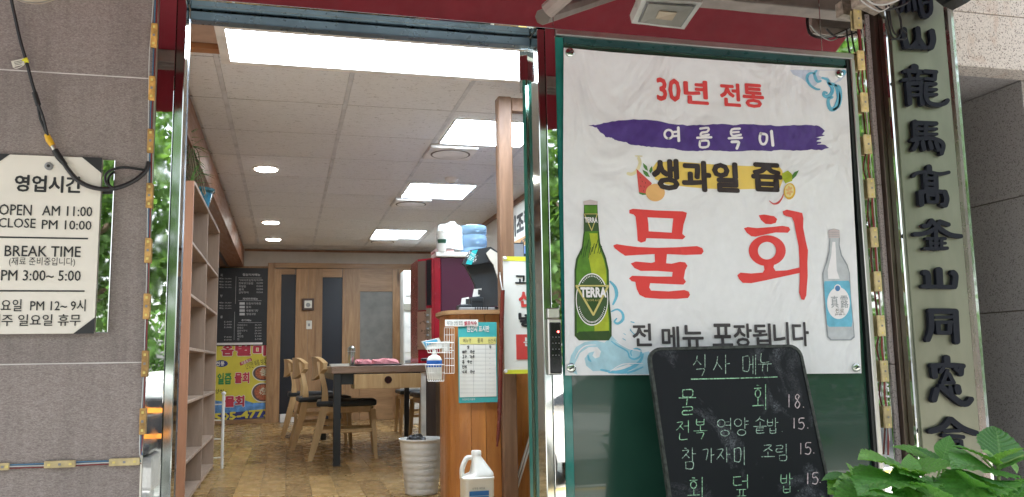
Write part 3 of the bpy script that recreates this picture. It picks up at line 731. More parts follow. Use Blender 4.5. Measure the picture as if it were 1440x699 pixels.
# dining chairs
M['seat_black'] = plain('seat_black', (.02, .021, .023), .45)
def make_chair():
    c = thing('dining_chair', None, 'chair', (0, 0, 0))
    for s in (-1, 1):
        y = s*.205
        pts = [(-.28, y, 0), (-.225, y, .20), (-.175, y, .42), (-.17, y*.98, .56), (-.20, y*.95, .70), (-.215, y*.92, .79)]
        b = MB(); P = smoothpath(pts, 5)
        i0 = len(b.v); n = len(P)
        for k, p in enumerate(P):
            s_ = k/(n-1); wx = .019+.012*math.sin(min(1, s_*1.6)*math.pi); wy = .015
            b.v += [p+Vector((-wx, -wy, 0)), p+Vector((wx, -wy, 0)), p+Vector((wx, wy, 0)), p+Vector((-wx, wy, 0))]
        for k in range(n-1):
            for a in range(4): b.f.append((i0+k*4+a, i0+k*4+(a+1) % 4, i0+k*4+4+(a+1) % 4, i0+k*4+4+a))
        b.f.append((i0+3, i0+2, i0+1, i0)); b.f.append(tuple(i0+(n-1)*4+a for a in range(4)))
        b.build('leg', M['oak'], c)
        b = MB(); i0 = 0
        for (x, z, wd) in ((.245, 0, .014), (.22, .40, .022)):
            b.v += [Vector((x-wd, y*1.05-wd, z)), Vector((x+wd, y*1.05-wd, z)), Vector((x+wd, y*1.05+wd, z)), Vector((x-wd, y*1.05+wd, z))]
        b.f += [(3, 2, 1, 0), (4, 5, 6, 7)]+[(a, (a+1) % 4, 4+(a+1) % 4, 4+a) for a in range(4)]
        b.build('leg', M['oak'], c)
        box('side_rail', (-.19, .205, y-.011, y+.011, .375, .425), M['oak'], c, .004)
        box('stretcher', (-.215, .225, y-.008, y+.008, .215, .245), M['oak'], c, .004)
    box('front_rail', (.205, .225, -.19, .19, .37, .42), M['oak'], c, .004)
    box('cross_stretcher', (-.23, -.205, -.19, .19, .265, .305), M['oak'], c, .004)
    # padded seat
    b = MB(); b.box(-.235, .25, -.23, .23, .427, .475, bev=.02); b.smooth = True; b.build('seat', M['seat_black'], c)
    # wide curved paddle backrest
    b = MB(); n = 18; rows_ = 7
    for sgn in (0, 1):
        for i in range(n+1):
            u = -1+2*i/n; y = u*.245; xc = -.250+.095*u*u - .013*sgn*2
            h = .098*(1-.45*abs(u)**3); z0 = .735+.02*u*u
            for j in range(rows_): 
                vv = -1+2*j/(rows_-1); b.v.append(Vector((xc-.012*vv*vv*(1 if sgn else -1)*.5, y, z0+vv*h*(1-abs(u)**6*.5))))
    def idx(s, i, j): return s*(n+1)*rows_+i*rows_+j
    for i in range(n):
        for j in range(rows_-1):
            b.f.append((idx(0, i, j), idx(0, i+1, j), idx(0, i+1, j+1), idx(0, i, j+1))); b.f.append((idx(1, i, j), idx(1, i, j+1), idx(1, i+1, j+1), idx(1, i+1, j)))
        b.f.append((idx(0, i, 0), idx(1, i, 0), idx(1, i+1, 0), idx(0, i+1, 0))); b.f.append((idx(0, i, rows_-1), idx(0, i+1, rows_-1), idx(1, i+1, rows_-1), idx(1, i, rows_-1)))
    for i in (0, n):
        for j in range(rows_-1): b.f.append((idx(0, i, j), idx(0, i, j+1), idx(1, i, j+1), idx(1, i, j)))
    b.smooth = True; b.build('backrest', M['oak'], c)
    return c
chair0 = make_chair(); first = True
CH = [(.49, 7.47, -.05, 'blond wooden chair with black seat nearest the entrance, left of the table'),
      (.34, 8.45, .04, 'blond wooden chair second in the row left of the table'),
      (.26, 9.9, 0, 'blond wooden chair third in the row left of the long table'),
      (1.52, 7.75, math.pi, 'blond wooden chair nearest the white bin, right of the table'),
      (1.50, 8.75, math.pi+.08, 'blond wooden chair second along the right of the table'),
      (1.46, 9.75, math.pi, 'blond wooden chair farthest along the right of the table')]
for x, y, a, lb in CH:
    if first: o = chair0; first = False
    else:
        o = chair0.copy(); COL.objects.link(o)
        for ch in chair0.children: cc = ch.copy(); COL.objects.link(cc); cc.parent = o
    o.location = (x, y, .001); o.rotation_euler = (0, 0, a); o['label'] = lb; o['group'] = 'dining chairs round the table'
# table
tx0, tx1, ty0, ty1, th = .338, 1.30, 6.80, 9.3, .752
tb = thing('dining_table', 'long brown topped dining table with a pale end drawer and black legs', 'table', (.8, 8, 0))
box('tabletop', (tx0, tx1, ty0, ty1, th-.055, th), M['walnut'], tb, .004)
box('apron', (tx0+.05, tx1-.03, ty0+.06, ty0+.085, th-.14, th-.056), M['black'], tb)
box('apron', (tx0+.03, tx0+.05, ty0+.05, ty1-.05, th-.11, th-.056), M['black'], tb)
a = aY(498, 528, 6.795); c = aY(592, 545, 6.795)
box('drawer', (a.x, c.x, 6.79, 7.1, c.z, th-.062), M['oak'], tb, .003)
kc = aY(546, 534, 6.79)
MB().tube([(kc.x, 6.79, kc.z), (kc.x, 6.775, kc.z)], [.03, .026], 20).build('knob', plain('knob_dark', (.03, .008, .008), .2), tb)
box('leg', (tx0+.02, tx0+.075, ty0+.02, ty0+.075, 0, th-.056), M['black'], tb, .003)
box('leg', (tx0+.02, tx0+.075, ty1-.075, ty1-.02, 0, th-.056), M['black'], tb, .003)
box('leg', (tx1-.08, tx1-.03, ty1-.075, ty1-.02, 0, th-.056), M['black'], tb, .003)
M['walnut_d'] = wood('panel_dark', (.05, .035, .03), (.09, .065, .055), 'Z', .4, 10, False)
box('panel_leg', (1.072, 1.29, ty0+.02, ty0+.12, 0, th-.056), M['walnut_d'], tb, .002)
box('white_post', (1.03, 1.07, ty0+.018, ty0+.06, 0, th-.056), M['white_paint'], tb, .003)
# things on the table
def onx(px, Y): return aY(px, 500, Y).x
x = onx(494, 7.6)
t_ = thing('steel_tumbler', 'slim brushed steel tumbler standing on the dining table', 'tumbler', (x, 7.6, th))
MB().lathe([(.026, 0), (.033, .12), (.034, .155), (.030, .155), (.026, .16), (.010, .172)], (x, 7.6, th+.001), 22).build('body', M['chrome'], t_)
MB().lathe([(.0345, .12), (.0345, .126)], (x, 7.6, th+.001), 22).build('band', M['alu'], t_)
x = onx(476, 7.2)
t_ = thing('menu_booklet', 'small white booklet lying on the near left of the dining table', 'booklet', (x, 7.2, th))
box('pages', (x-.07, x+.08, 7.1, 7.25, th+.001, th+.018), M['offwhite'], t_, .002); box('cover', (x-.072, x+.082, 7.098, 7.252, th+.0185, th+.021), M['white_paint'], t_)
x = onx(530, 7.45)
t_ = thing('serving_tray', 'round black tray on the dining table under pink cloths', 'tray', (x, 7.45, th))
MB().lathe([(.20, .001), (.225, .012), (.22, .014), (.195, .005)], (x, 7.45, th), 36).build('dish', M['black'], t_)
M['pink'] = plain('pink_cloth', (.72, .28, .30), .8, var=.15, vs=20, bmp=.3, bs=60)
def crumple(cx, cyy, cz, rx, ry, h, seed, name, mt, label, cat, parent=None):
    rnd = random.Random(seed); b = MB(); n, m_ = 26, 14; ph = [rnd.uniform(0, 6.28) for _ in range(8)]
    for j in range(m_+1):
        for i in range(n):
            a0 = 2*math.pi*i/n; s = j/m_
            rr = max(.0, 1-s**5)**.6
            rr *= 1+.12*math.sin(3*a0+ph[0])+.08*math.sin(5*a0+ph[1]+s*4)
            z = h*min(1, s*1.25)*(1+.16*math.sin(2*a0+ph[2])*s)+.06*h*math.sin(7*a0+ph[4])*math.sin(s*8)
            z += .010*math.sin(6*a0+ph[3]+s*9)*(s > .05)
            b.v.append(Vector((cx+rx*rr*math.cos(a0), cyy+ry*rr*math.sin(a0), cz+max(0, z))))
    for j in range(m_):
        for i in range(n): k = (i+1) % n; b.f.append((j*n+i, j*n+k, (j+1)*n+k, (j+1)*n+i))
    b.f.append(tuple(m_*n+i for i in range(n))); b.f.append(tuple(reversed(range(n)))); b.smooth = True
    return b.build(name, mt, parent, label=label, category=cat)
crumple(x-.12, 7.42, th+.014, .07, .06, .030, 3, 'folded_cloth', M['pink'], 'small pink folded cloth on the left of the black tray', 'cloth')
crumple(x+.07, 7.45, th+.014, .12, .08, .034, 5, 'folded_cloth', M['pink'], 'larger pink folded cloth on the right of the black tray', 'cloth')

# waste bin
bx_, by_ = .79, 5.22
M['bin'] = plain('bin_plastic', (.62, .60, .56), .35, var=.04)
wb = thing('waste_bin', 'round off white ribbed plastic waste bin beside the wooden counter', 'bin', (bx_, by_, 0))
prof = [(.085, .0), (.095, .004)]
for i in range(9): z = .01+.30*i/8; r_ = .097+.032*i/8; prof += [(r_, z), (r_+.0015, z+.004), (r_+.0012, z+.02)] if i < 8 else [(r_, z)]
prof += [(.134, .316), (.134, .324), (.128, .324), (.122, .30), (.09, .02)]
MB().lathe(prof, (bx_, by_, 0), 40).build('shell', M['bin'], wb)
MB().lathe([(.119, .0), (.10, .015), (.05, .02)], (bx_, by_, .26), 20).build('liner', M['grey'], wb)
crumple(bx_-.035, by_-.03, .27, .06, .05, .065, 11, 'plastic_bag', M['black_rubber'], 'crumpled black plastic bag poking out of the white bin', 'bag')

# counter with curved front of vertical pine boards
cc_, cr = (.976, 4.78), .12
ct = thing('service_counter', 'orange pine counter with rounded corner and knotty vertical boards', 'counter', (1.3, 5, 0))
b = MB(); n = 20
top = 1.03
bd_ang = [math.pi+math.pi/2*i/3 for i in range(4)]
for i in range(3):
    b = MB(); a0, a1 = bd_ang[i]+.004, bd_ang[i+1]-.004
    P = []
    for k in range(4): a_ = a0+(a1-a0)*k/3; P.append((cc_[0]+cr*math.cos(a_), cc_[1]+cr*math.sin(a_), 0))
    for k in reversed(range(4)): a_ = a0+(a1-a0)*k/3; P.append((cc_[0]+(cr-.02)*math.cos(a_), cc_[1]+(cr-.02)*math.sin(a_), 0))
    b.prism(P, (0, 0, top)); b.smooth = True; b.build('front_board', M['pine_red'], ct)
for x0, x1 in ((cc_[0]+.002, cc_[0]+.083), (cc_[0]+.085, 1.143)): box('front_board', (x0, x1, cc_[1]-cr, cc_[1]-cr+.02, 0, top), M['pine_red'], ct, .002)
for y0, y1 in ((4.782, 4.865), (4.867, 4.95)): box('front_board', (cc_[0]-cr, cc_[0]-cr+.02, y0, y1, 0, top), M['pine_red'], ct, .002)
b = MB(); P = [(cc_[0]+(cr+.02)*math.cos(math.pi+math.pi/2*k/12), cc_[1]+(cr+.02)*math.sin(math.pi+math.pi/2*k/12), top+.001) for k in range(13)]+[(1.143, cc_[1]-cr-.02, top+.001), (1.143, 4.705, top+.001), (1.34, 4.705, top+.001), (1.34, 5.25, top+.001), (.90, 5.25, top+.001), (cc_[0]-cr-.02, 4.96, top+.001)]
b.prism(P, (0, 0, .022)); b.build('counter_top', M['pine_h'], ct)
box('inner_carcass', (.93, 1.30, 4.96, 5.06, 0, top-.01), M['walnut_d'], ct)
# post with top beam, low panel behind
wp = thing('wooden_post', 'knotty pine post with a crossbeam standing inside the doorway', 'post', (1.19, 4.66, 0))
M['post_wood'] = wood('post_wood', (.17, .085, .045), (.34, .19, .11), 'Z', .45)
box('upright', (1.145, 1.226, 4.62, 4.70, 0, 2.27), M['post_wood'], wp, .006)
box('crossbeam', (1.2265, 1.95, 4.635, 4.69, 2.19, 2.27), M['post_wood'], wp, .004)
box('second_upright', (1.95, 2.02, 4.635, 4.69, 0, 2.27), M['pine'], wp, .004)
lp = thing('low_panel', 'orange pine panel wall between the post and the glass door', 'panel', (1.5, 4.8, 0))
for i in range(4): box('panel_board', (1.236+i*.178, 1.236+(i+1)*.178-.003, 4.80, 4.82, 0, .78), M['pine_red'], lp, .002)
# metal rods
a = aY(722, 690, 4.72); c = aY(752, 592, 4.78)
for k, lb in ((0, 'left one of two thin grey metal rods leaning on the pine panel'), (1, 'right one of two thin grey metal rods leaning on the pine panel')):
    d = (c-a).normalized(); o0 = a - d*(a.z/d.z)
    MB().tube([o0+Vector((k*.017, 0, 0)), a+d*.62+Vector((k*.017, 0, 0))], .007, 8).build('metal_rod', M['alu'], label=lb, category='rod', group='metal rods leaning on the panel', smooth=True)
# hanging shoe horn
P = [aY(*p, 4.56) for p in ((707, 408), (706, 440), (704, 520), (702, 590), (699, 628))]
t_ = thing('shoe_horn', 'long dark red wooden shoe horn hanging on the pine post', 'shoe horn', tuple(P[-1]))
M['dred'] = plain('dark_red_wood', (.13, .018, .012), .25)
b = MB().tube(smoothpath(P, 5), [.012]*10+[.013]*5+[.010]*4+[.006]*2, 10); b.smooth = True; b.build('blade', M['dred'], t_)
cable('hanging_loop', [aY(707, 410, 4.565), aY(704, 395, 4.58), aY(703, 384, 4.615)], .003, M['wire_white'], t_)
MB().tube([aY(703, 384, 4.6), aY(703, 384, 4.62)], .006, 8).build('hook', M['alu'], t_)

# red water machine
mc = thing('water_machine', 'tall dark red drinks machine with chrome front behind the counter', 'machine', (1.2, 6.0, 0))
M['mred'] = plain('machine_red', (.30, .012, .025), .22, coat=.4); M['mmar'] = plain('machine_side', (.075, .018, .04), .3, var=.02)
my0, my1 = 5.86, 6.30
def mx(px): return aY(px, 430, my0).x
MZ = .765
b = MB(); P = [(mx(610), my0, 0), (mx(608), my0+.002, 0), (mx(591), my0+.10, 0), (mx(590), my1, 0), (mx(610), my1, 0)]
zt = aY(625, 362, my0).z
b.prism([(p[0], p[1], MZ) for p in P], (0, 0, zt-.005-MZ)); b.build('front_shell', M['mred'], mc)
box('front_strip', (mx(610)+.001, mx(620), my0, my1, MZ, zt), M['mred'], mc, .004)
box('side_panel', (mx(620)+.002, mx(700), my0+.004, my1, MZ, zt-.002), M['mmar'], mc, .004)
box('base_cabinet', (mx(627), mx(700), my0+.01, my1, 0, MZ-.001), M['walnut_d'], mc)
CA = Vector((mx(608), my0+.002, 0)); CB = Vector((mx(591), my0+.10, 0)); cdv = CB-CA; cn = Vector((cdv.y, -cdv.x, 0)).normalized(); cn = cn if cn.y < 0 else -cn
for (t0_, t1_, z0, z1, mt, nm, th_) in ((.42, .96, 1.13, 1.47, M['alu'], 'chrome_panel', .008), (.05, .36, 1.16, 1.475, M['black'], 'glass_panel', .006), (.40, .98, .86, 1.12, plain('copper_panel', (.45, .28, .20), .3, .5), 'copper_panel', .012), (.06, .36, .93, 1.14, plain('button_plate', (.42, .34, .26), .3, .6), 'button_plate', .01)):
    A = CA+cdv*t0_; B_ = CA+cdv*t1_
    MB().prism([A+Vector((0, 0, z0)), B_+Vector((0, 0, z0)), B_+Vector((0, 0, z1)), A+Vector((0, 0, z1))], cn*th_).build(nm, mt, mc)
for k in range(4): MB().lathe([(.008, 0), (.008, .012)], ((CA+cdv*.2+cn*.02).x, (CA+cdv*.2+cn*.02).y, .95+k*.045), 10).build('button', M['grey'], mc)
box('drip_tray', (mx(592), mx(606), my0-.03, my0+.02, .78, .80), M['black'], mc, .004)
# tray on machine with bag of cups, water bottle
z = zt+.002
st = thing('foam_tray', 'flat white and pink tray lying on top of the red machine', 'tray', (mx(635), 5.95, z))
box('base', (mx(613), mx(662), my0-.02, my0+.22, z, z+.035), M['white_paint'], st, .01); box('pink_lid', (mx(613)-.003, mx(640), my0+.02, my0+.2, z+.0355, z+.06), plain('pale_pink', (.62, .42, .40), .5), st, .006)
zb = z+.062
crumple(mx(637), my0+.10, zb, .095, .085, .17, 21, 'plastic_bag', plain('clear_bag', (.72, .73, .72), .18, var=.2, vs=25, bmp=.6, bs=22), 'white crumpled plastic bag of paper cups on top of the red machine', 'bag')
t_ = thing('paper_cups', 'white stacked paper cups with green print beside the plastic bag', 'cup', (mx(623), my0-.0, z+.037))
for k in range(5): MB().lathe([(.026, 0), (.032, .03)], (mx(622), my0+.0, z+.036+k*.028), 18).build('cup', M['white_paint'] if k != 2 else plain('cup_green', (.02, .09, .05), .5), t_)
M['bottle_w'] = plain('bottle_blue', (.30, .48, .68), .12, trans=.45, var=.03)
wb_ = thing('water_bottle', 'large pale blue round water cooler bottle on the red machine', 'water bottle', (mx(672), my0+.12, z))
zz = aY(672, 318, my0+.12).z-z; R_ = (mx(692)-mx(653))/2*.98
MB().lathe([(R_*.9, 0), (R_, .015), (R_, zz*.28), (R_*.95, zz*.31), (R_*.95, zz*.35), (R_, zz*.38), (R_, zz*.66), (R_*.95, zz*.69), (R_*.95, zz*.73), (R_, zz*.76), (R_, zz*.93), (R_*.93, zz*.985), (R_*.8, zz)], (mx(672), my0+.12, z), 32).build('body', M['bottle_w'], wb_)
# POS terminal on the counter
PT = PY(5.02)
ps = thing('pos_terminal', 'black till monitor tilted on its stand with a teal sticker', 'till', (1.1, 5.1, top+.024))
M['pos'] = plain('pos_black', (.03, .034, .038), .4)
def pq(l, Y0, dy, mt, nm, par): 
    pl = PY(Y0); return MB().prism([pl.at(*p) for p in l], (0, dy, 0)).build(nm, mt, par)
pq([(650, 371), (661, 352), (690, 347), (703, 356), (697, 367), (655, 374)], 4.90, .03, M['pos'], 'screen_edge', ps)
pq([(655, 374), (698, 366), (702, 380), (704, 430), (672, 432), (668, 400)], 4.95, .035, M['pos'], 'rear_housing', ps)
pq([(684, 356), (690, 350), (703, 358), (708, 402), (702, 396), (694, 372), (688, 364)], 4.88, .012, M['offwhite'], 'cream_bracket', ps)
pq([(655, 371), (664, 352.5), (672, 351), (663, 372.5)], 4.892, .006, plain('teal_sticker', (.02, .40, .42), .4), 'sticker', ps)
lettering('소중한 고객', 658, 354, 669, 369, PY(4.892), M['pw'], ps, 0, .003, rot=1.1)
box('foot', (1.10, 1.28, 4.96, 5.14, top+.024, top+.06), M['pos'], ps, .006)
for (x0, x1, y0, y1, Y, nm, lb) in ((646, 664, 428, 437, 4.82, 'receipt_printer', 'left small dark receipt printer with a white card, on the counter'), (661, 681, 418, 436, 4.88, 'receipt_printer', 'right taller dark receipt printer with a white card, on the counter')):
    pl = PY(Y); a = pl.at(x0, y0); c = pl.at(x1, y1)
    t_ = thing(nm, lb, 'printer', ((a.x+c.x)/2, Y, top+.024), 'receipt printers on the counter')
    box('body', (a.x, c.x, Y, Y+.10, top+.024, a.z), M['pos'], t_, .006)
    q4 = [pl.at(x0+3, y0+3), pl.at(x0+13, y0+2), pl.at(x0+15, y0-11), pl.at(x0+5, y0-9)] if x0 < 650 else [pl.at(x0+5, y0-1), pl.at(x0+15, y0-2), pl.at(x0+18, y0-13), pl.at(x0+7, y0-12)]
    MB().prism([p+Vector((0, .03, 0)) for p in q4], (0, .003, 0)).build('card', M['white_paint'], t_)
    ce = sum((p for p in q4), Vector())/4
    box('card_print', (ce.x+.006, ce.x+.024, Y+.027, Y+.0297, ce.z-.012, ce.z+.018), M['pos'], t_)
    box('slot', (a.x+.01, c.x-.01, Y-.002, Y-.0002, a.z-.03, a.z-.022), M['black'], t_)
t_ = thing('cash_tray', 'long low dark grey till box along the counter edge', 'till box', (1.1, 4.8, top+.024))
box('body', (aY(646, 437, 4.78).x, aY(697, 437, 4.78).x, 4.78, 4.815, top+.024, aY(690, 427, 4.78).z-.02), M['grey'], t_, .006)
for k in range(6): box('vent_slot', (1.03+k*.014, 1.036+k*.014, 4.7785, 4.7798, top+.03, top+.05), M['black'], t_)

# notice papers on the counter front : plane tangent to the curved corner
CP_ = PY(cc_[1]-cr-.012)
M['teal'] = plain('teal_paper', (.05, .38, .38), .6, var=.05); M['paper'] = plain('paper', (.78, .76, .70), .7, var=.03); M['pyel'] = plain('pale_yellow', (.72, .66, .22), .6, var=.05)
nb = thing('origin_notice', 'teal and white ruled notice sheet pinned on the counter front', 'notice', tuple(CP_.at(670, 566)))
def rect(x0, y0, x1, y1, pl, mt, par, off=.001, nm='print', th=.001):
    a = pl.at(x0, (y0+y1)/2); c = pl.at(x1, (y0+y1)/2); T_ = pl.at((x0+x1)/2, y0); D_ = pl.at((x0+x1)/2, y1)
    ce = (a+c+T_+D_)/4; wx = (c-a).dot(pl.ex)/2; hz = (T_-D_).dot(pl.ez)/2; ce = ce+pl.n*(off)
    P = [ce-pl.ex*wx-pl.ez*hz, ce+pl.ex*wx-pl.ez*hz, ce+pl.ex*wx+pl.ez*hz, ce-pl.ex*wx+pl.ez*hz]
    return MB().prism(P, pl.n*-th).build(nm, mt, par)
rect(644.5, 453, 699, 566, CP_, M['teal'], nb, .003, 'sheet', .003)
rect(646, 474, 697.5, 558, CP_, M['paper'], nb, .0045, 'table_area')
rect(646, 474, 697.5, 484, CP_, M['pyel'], nb, .006, 'heading_strip')
lettering('원산지 표시판', 656, 458, 688, 467, CP_, M['pw'], nb, .03, .0045)
lettering('메뉴명', 651, 476, 662, 482, CP_, M['pk'], nb, .0, .007, res=1); lettering('품목', 671, 476, 679, 482, CP_, M['pk'], nb, .0, .007, res=1); lettering('원산지', 686, 476, 697, 482, CP_, M['pk'], nb, 0, .007, res=1)
b = MB()
for i in range(12): strokes2d(b, [([(647, 491+i*5.6), (696.5, 491+i*5.6)], .35)], CP_, .0056)
for xx in (666, 683): strokes2d(b, [([(xx, 485), (xx, 557)], .35)], CP_, .006)
b.build('ruling', plain('ruling', (.45, .44, .42), .7), nb)
b = MB()
for i, s in enumerate(('쌀', '배추 국산', '고추 가루', '콩 국산', '전복', '낙지 국산')):
    xx = 657 if i == 0 else 650
    for ch in s:
        if ch != ' ': strokes2d(b, handstrokes(ch, xx, 486+i*7, xx+3, 490+i*7, .7), CP_, .0065)
        xx += 3.6
for i in range(6): strokes2d(b, handstrokes('국' if i == 0 else '.', 688, 486+i*7, 691, 490+i*7, .7), CP_, .0065)
b.build('handwriting', M['ink'], nb)
MB().tube([CP_.at(648, 457, .006), CP_.at(648, 457, .0)], .004, 8).build('pin', M['black'], nb)
lettering('농림축산식품부', 650, 560, 668, 563, CP_, M['pw'], nb, 0, .0045, res=1)
t_ = thing('label_strip', 'narrow white printed strip above the teal notice on the counter', 'label', tuple(CP_.at(650, 455)))
SP = Plane(CP_.at(627, 455)+Vector((0, 0, 0)), (1, 0, 0), (0, 0, 1))
rect(625.5, 449.5, 672, 459, CP_, M['paper'], t_, .008, 'strip', .002); 
lettering('여기는 안심 맛집', 628, 451.5, 650, 457.5, CP_, M['pk'], t_, 0, .010, res=1); lettering('셀프식수', 652, 451.5, 670, 457.5, CP_, M['pr'], t_, .03, .010, res=1)
# wire basket with soap pump
WB = PY(4.70)
wr = thing('wire_basket', 'white wire wall rack with two baskets at the counter corner', 'wire rack', tuple(WB.at(625, 525)))
def wseg(b, l, r=.0022, Y=4.66): b.tube([aY(*p, Y) for p in l], r, 5)
b = MB()
for xx in (625, 628.5, 632, 635.5, 638.5): wseg(b, [(xx, 461), (xx, 525)])
for yy in (461, 471, 482, 493, 504, 514, 525): wseg(b, [(625, yy), (638.5, yy)])
b.build('back_grid', M['white_paint'], wr)
for (x0, x1, yt, yb, ins) in ((599, 636, 482, 496, 3), (598, 625, 513, 536, 4)):
    b = MB()
    for Y in (4.50, 4.62):
        wseg(b, [(x0, yt), (x1, yt)], .003, Y); wseg(b, [(x0+ins, yb), (x1-1, yb)], .0022, Y); wseg(b, [(x0+ins*.5, (yt+yb)/2), (x1-.5, (yt+yb)/2)], .0018, Y)
        n = int((x1-x0)/3.4)
        for i in range(n+1): s = i/n; wseg(b, [(x0+(x1-x0)*s, yt), (x0+ins+(x1-1-x0-ins)*s, yb)], .0016, Y)
    for i in range(0, n+1, 2):
        s = i/n; P0 = aY(x0+ins+(x1-1-x0-ins)*s, yb, 4.50); P1 = aY(x0+ins+(x1-1-x0-ins)*s, yb, 4.62); b.tube([P0, P1], .0016, 5)
    for s in (0, 1): b.tube([aY(x0+(x1-x0)*s, yt, 4.50), aY(x0+(x1-x0)*s, yt, 4.62), aY(x0+(x1-x0)*s, yt, 4.66)], .003, 5)
    b.build('basket', M['white_paint'], wr)
sp_ = thing('soap_bottle', 'white pump soap bottle with blue label in the lower wire basket', 'soap bottle', tuple(aY(611, 536, 4.56)))
bc = aY(611, 534, 4.56); rr = (aY(623, 520, 4.56).x-aY(600, 520, 4.56).x)/2*.93; hh = aY(611, 500, 4.56).z-bc.z
MB().lathe([(rr*.85, 0), (rr, .008), (rr, hh*.82), (rr*.8, hh*.95), (rr*.35, hh*1.03), (rr*.35, hh*1.1)], bc, 26, 1, .7).build('body', M['white_paint'], sp_)
MB().lathe([(rr*1.015, hh*.52), (rr*1.015, hh*.80)], bc, 26, 1, .7).build('label_band', plain('soap_blue', (.02, .14, .55), .4), sp_)
MB().lathe([(rr*.25, hh*1.1), (rr*.25, hh*1.22), (rr*.12, hh*1.24), (rr*.12, hh*1.34)], bc, 14).build('pump', M['white_paint'], sp_)
MB().tube([bc+Vector((0, 0, hh*1.36)), bc+Vector((-.028, 0, hh*1.34))], [.007, .005], 8).build('nozzle', M['white_paint'], sp_)
t_ = thing('wet_wipes', 'blue and white wet wipe pack leaning in the upper basket', 'pack', tuple(aY(605, 492, 4.56)))
MB().prism([aY(*p, 4.55) for p in ((592.5, 480), (617, 475), (620, 480), (622, 490), (600, 492))], (0, .02, 0)).build('pouch', M['white_paint'], t_)
shape([[(595, 481), (614, 477), (616, 480), (601, 486), (600, 490)]], PY(4.549), plain('wipe_blue', (.10, .42, .65), .4), t_, .001)
t_ = thing('paper_cup', 'small white paper cup standing in the upper wire basket', 'cup', tuple(aY(627, 494, 4.58)))
cb = aY(627, 494.5, 4.58); MB().lathe([(.018, 0), (.023, .05), (.025, .052), (.021, .05)], cb, 18).build('cup', M['white_paint'], t_); MB().lathe([(.024, .0525), (.024, .056)], cb, 18).build('lid', M['offwhite'], t_)
# interior banner beside the post
IB = PY(4.58)
ib = thing('menu_banner', 'white menu banner with yellow bands hanging between post and glass door', 'banner', tuple(IB.at(735, 525)))
M['ib_w'] = plain('cloth_white', (.74, .72, .66), .6, var=.04); M['ib_y'] = plain('cloth_yellow', (.74, .72, .05), .5); M['ib_r'] = plain('cloth_red', (.60, .06, .05), .5)
xa = IB.at(708.5, 440).x; xb = 1.78; z1 = IB.at(730, 361).z; z0 = IB.at(730, 525.5).z
box('cloth', (xa, xb, 4.58, 4.583, z0, z1), M['ib_w'], ib)
zz0 = IB.at(730, 367).z; box('yellow_band', (xa, xb, 4.5785, 4.5799, zz0, z1), M['ib_y'], ib); zz0 = IB.at(730, 520).z; box('yellow_band', (xa, xb, 4.5785, 4.5799, z0, zz0), M['ib_y'], ib)
lettering('고가의', 724, 386, 770, 401, IB, M['ink'], ib, .04); lettering('신불', 729, 409, 770, 432, IB, M['ib_r'], ib, .05); lettering('넣어', 729, 439, 770, 460, IB, M['ink'], ib, .05)
rect(726, 470, 800, 505, IB, M['ib_r'], ib, .002, 'red_block'); lettering('분식', 736, 474, 770, 487, IB, M['pw'], ib, .02, .0035); lettering('있습', 752, 489, 790, 501, IB, M['pw'], ib, .02, .0035)
for p in ((710, 363), (711, 522)): c = IB.at(*p, .004); MB().tube([c, c+Vector((0, -.012, 0))], [.011, .008], 12).build('push_pin', M['white_paint'], ib)
# wall sign on the right wall
wx = XR-.012; RP = PX(wx)
rs = thing('wall_sign', 'white and blue menu sign with orange strip high on the right wall', 'sign', (wx, 7.8, 1.6))
z_t = 2.29
box('white_panel', (wx, XR-.001, 5.5, 8.62, 1.86, z_t), M['ib_w'], rs); box('orange_strip', (wx-.004, wx-.0005, 5.5, 8.3, 1.865, 1.95), plain('sign_orange', (.55, .28, .08), .5), rs)
box('blue_panel', (wx, XR-.001, 5.5, 8.62, 1.45, 1.858), plain('sign_blue', (.03, .16, .50), .4), rs)
lettering('가자미조림 정식', 690, 331, 749, 295, RP, M['ink'], rs, .05) if False else None
V_, F_ = glyphs('가자미조림 정식', .05)
b = MB(); b.v = [Vector((wx-.003-L*.0002, 8.95-u*1.95, 1.99+v*.22)) for u, v, L in V_]; b.f = F_; b.build('lettering', M['ink'], rs)
V_, F_ = glyphs('4계절', .05)
b = MB(); b.v = [Vector((wx-.006-L*.0002, 8.02-u*.5, 1.875+v*.06)) for u, v, L in V_]; b.f = F_; b.build('lettering', M['ink'], rs)
t_ = thing('wall_speaker', 'small black box speaker behind the wooden post', 'speaker', (1.55, 6.0, 1.43))
a = aY(714, 362, 6.6); box('case', (a.x-.0, a.x+.14, 6.6, 6.75, a.z-.05, a.z+.12), M['black'], t_, .01)
box('grille', (a.x+.01, a.x+.13, 6.594, 6.5995, a.z-.04, a.z+.11), M['grey'], t_)
box('bracket', (a.x+.141, XR-.001, 6.66, 6.68, a.z+.02, a.z+.04), M['black'], t_)

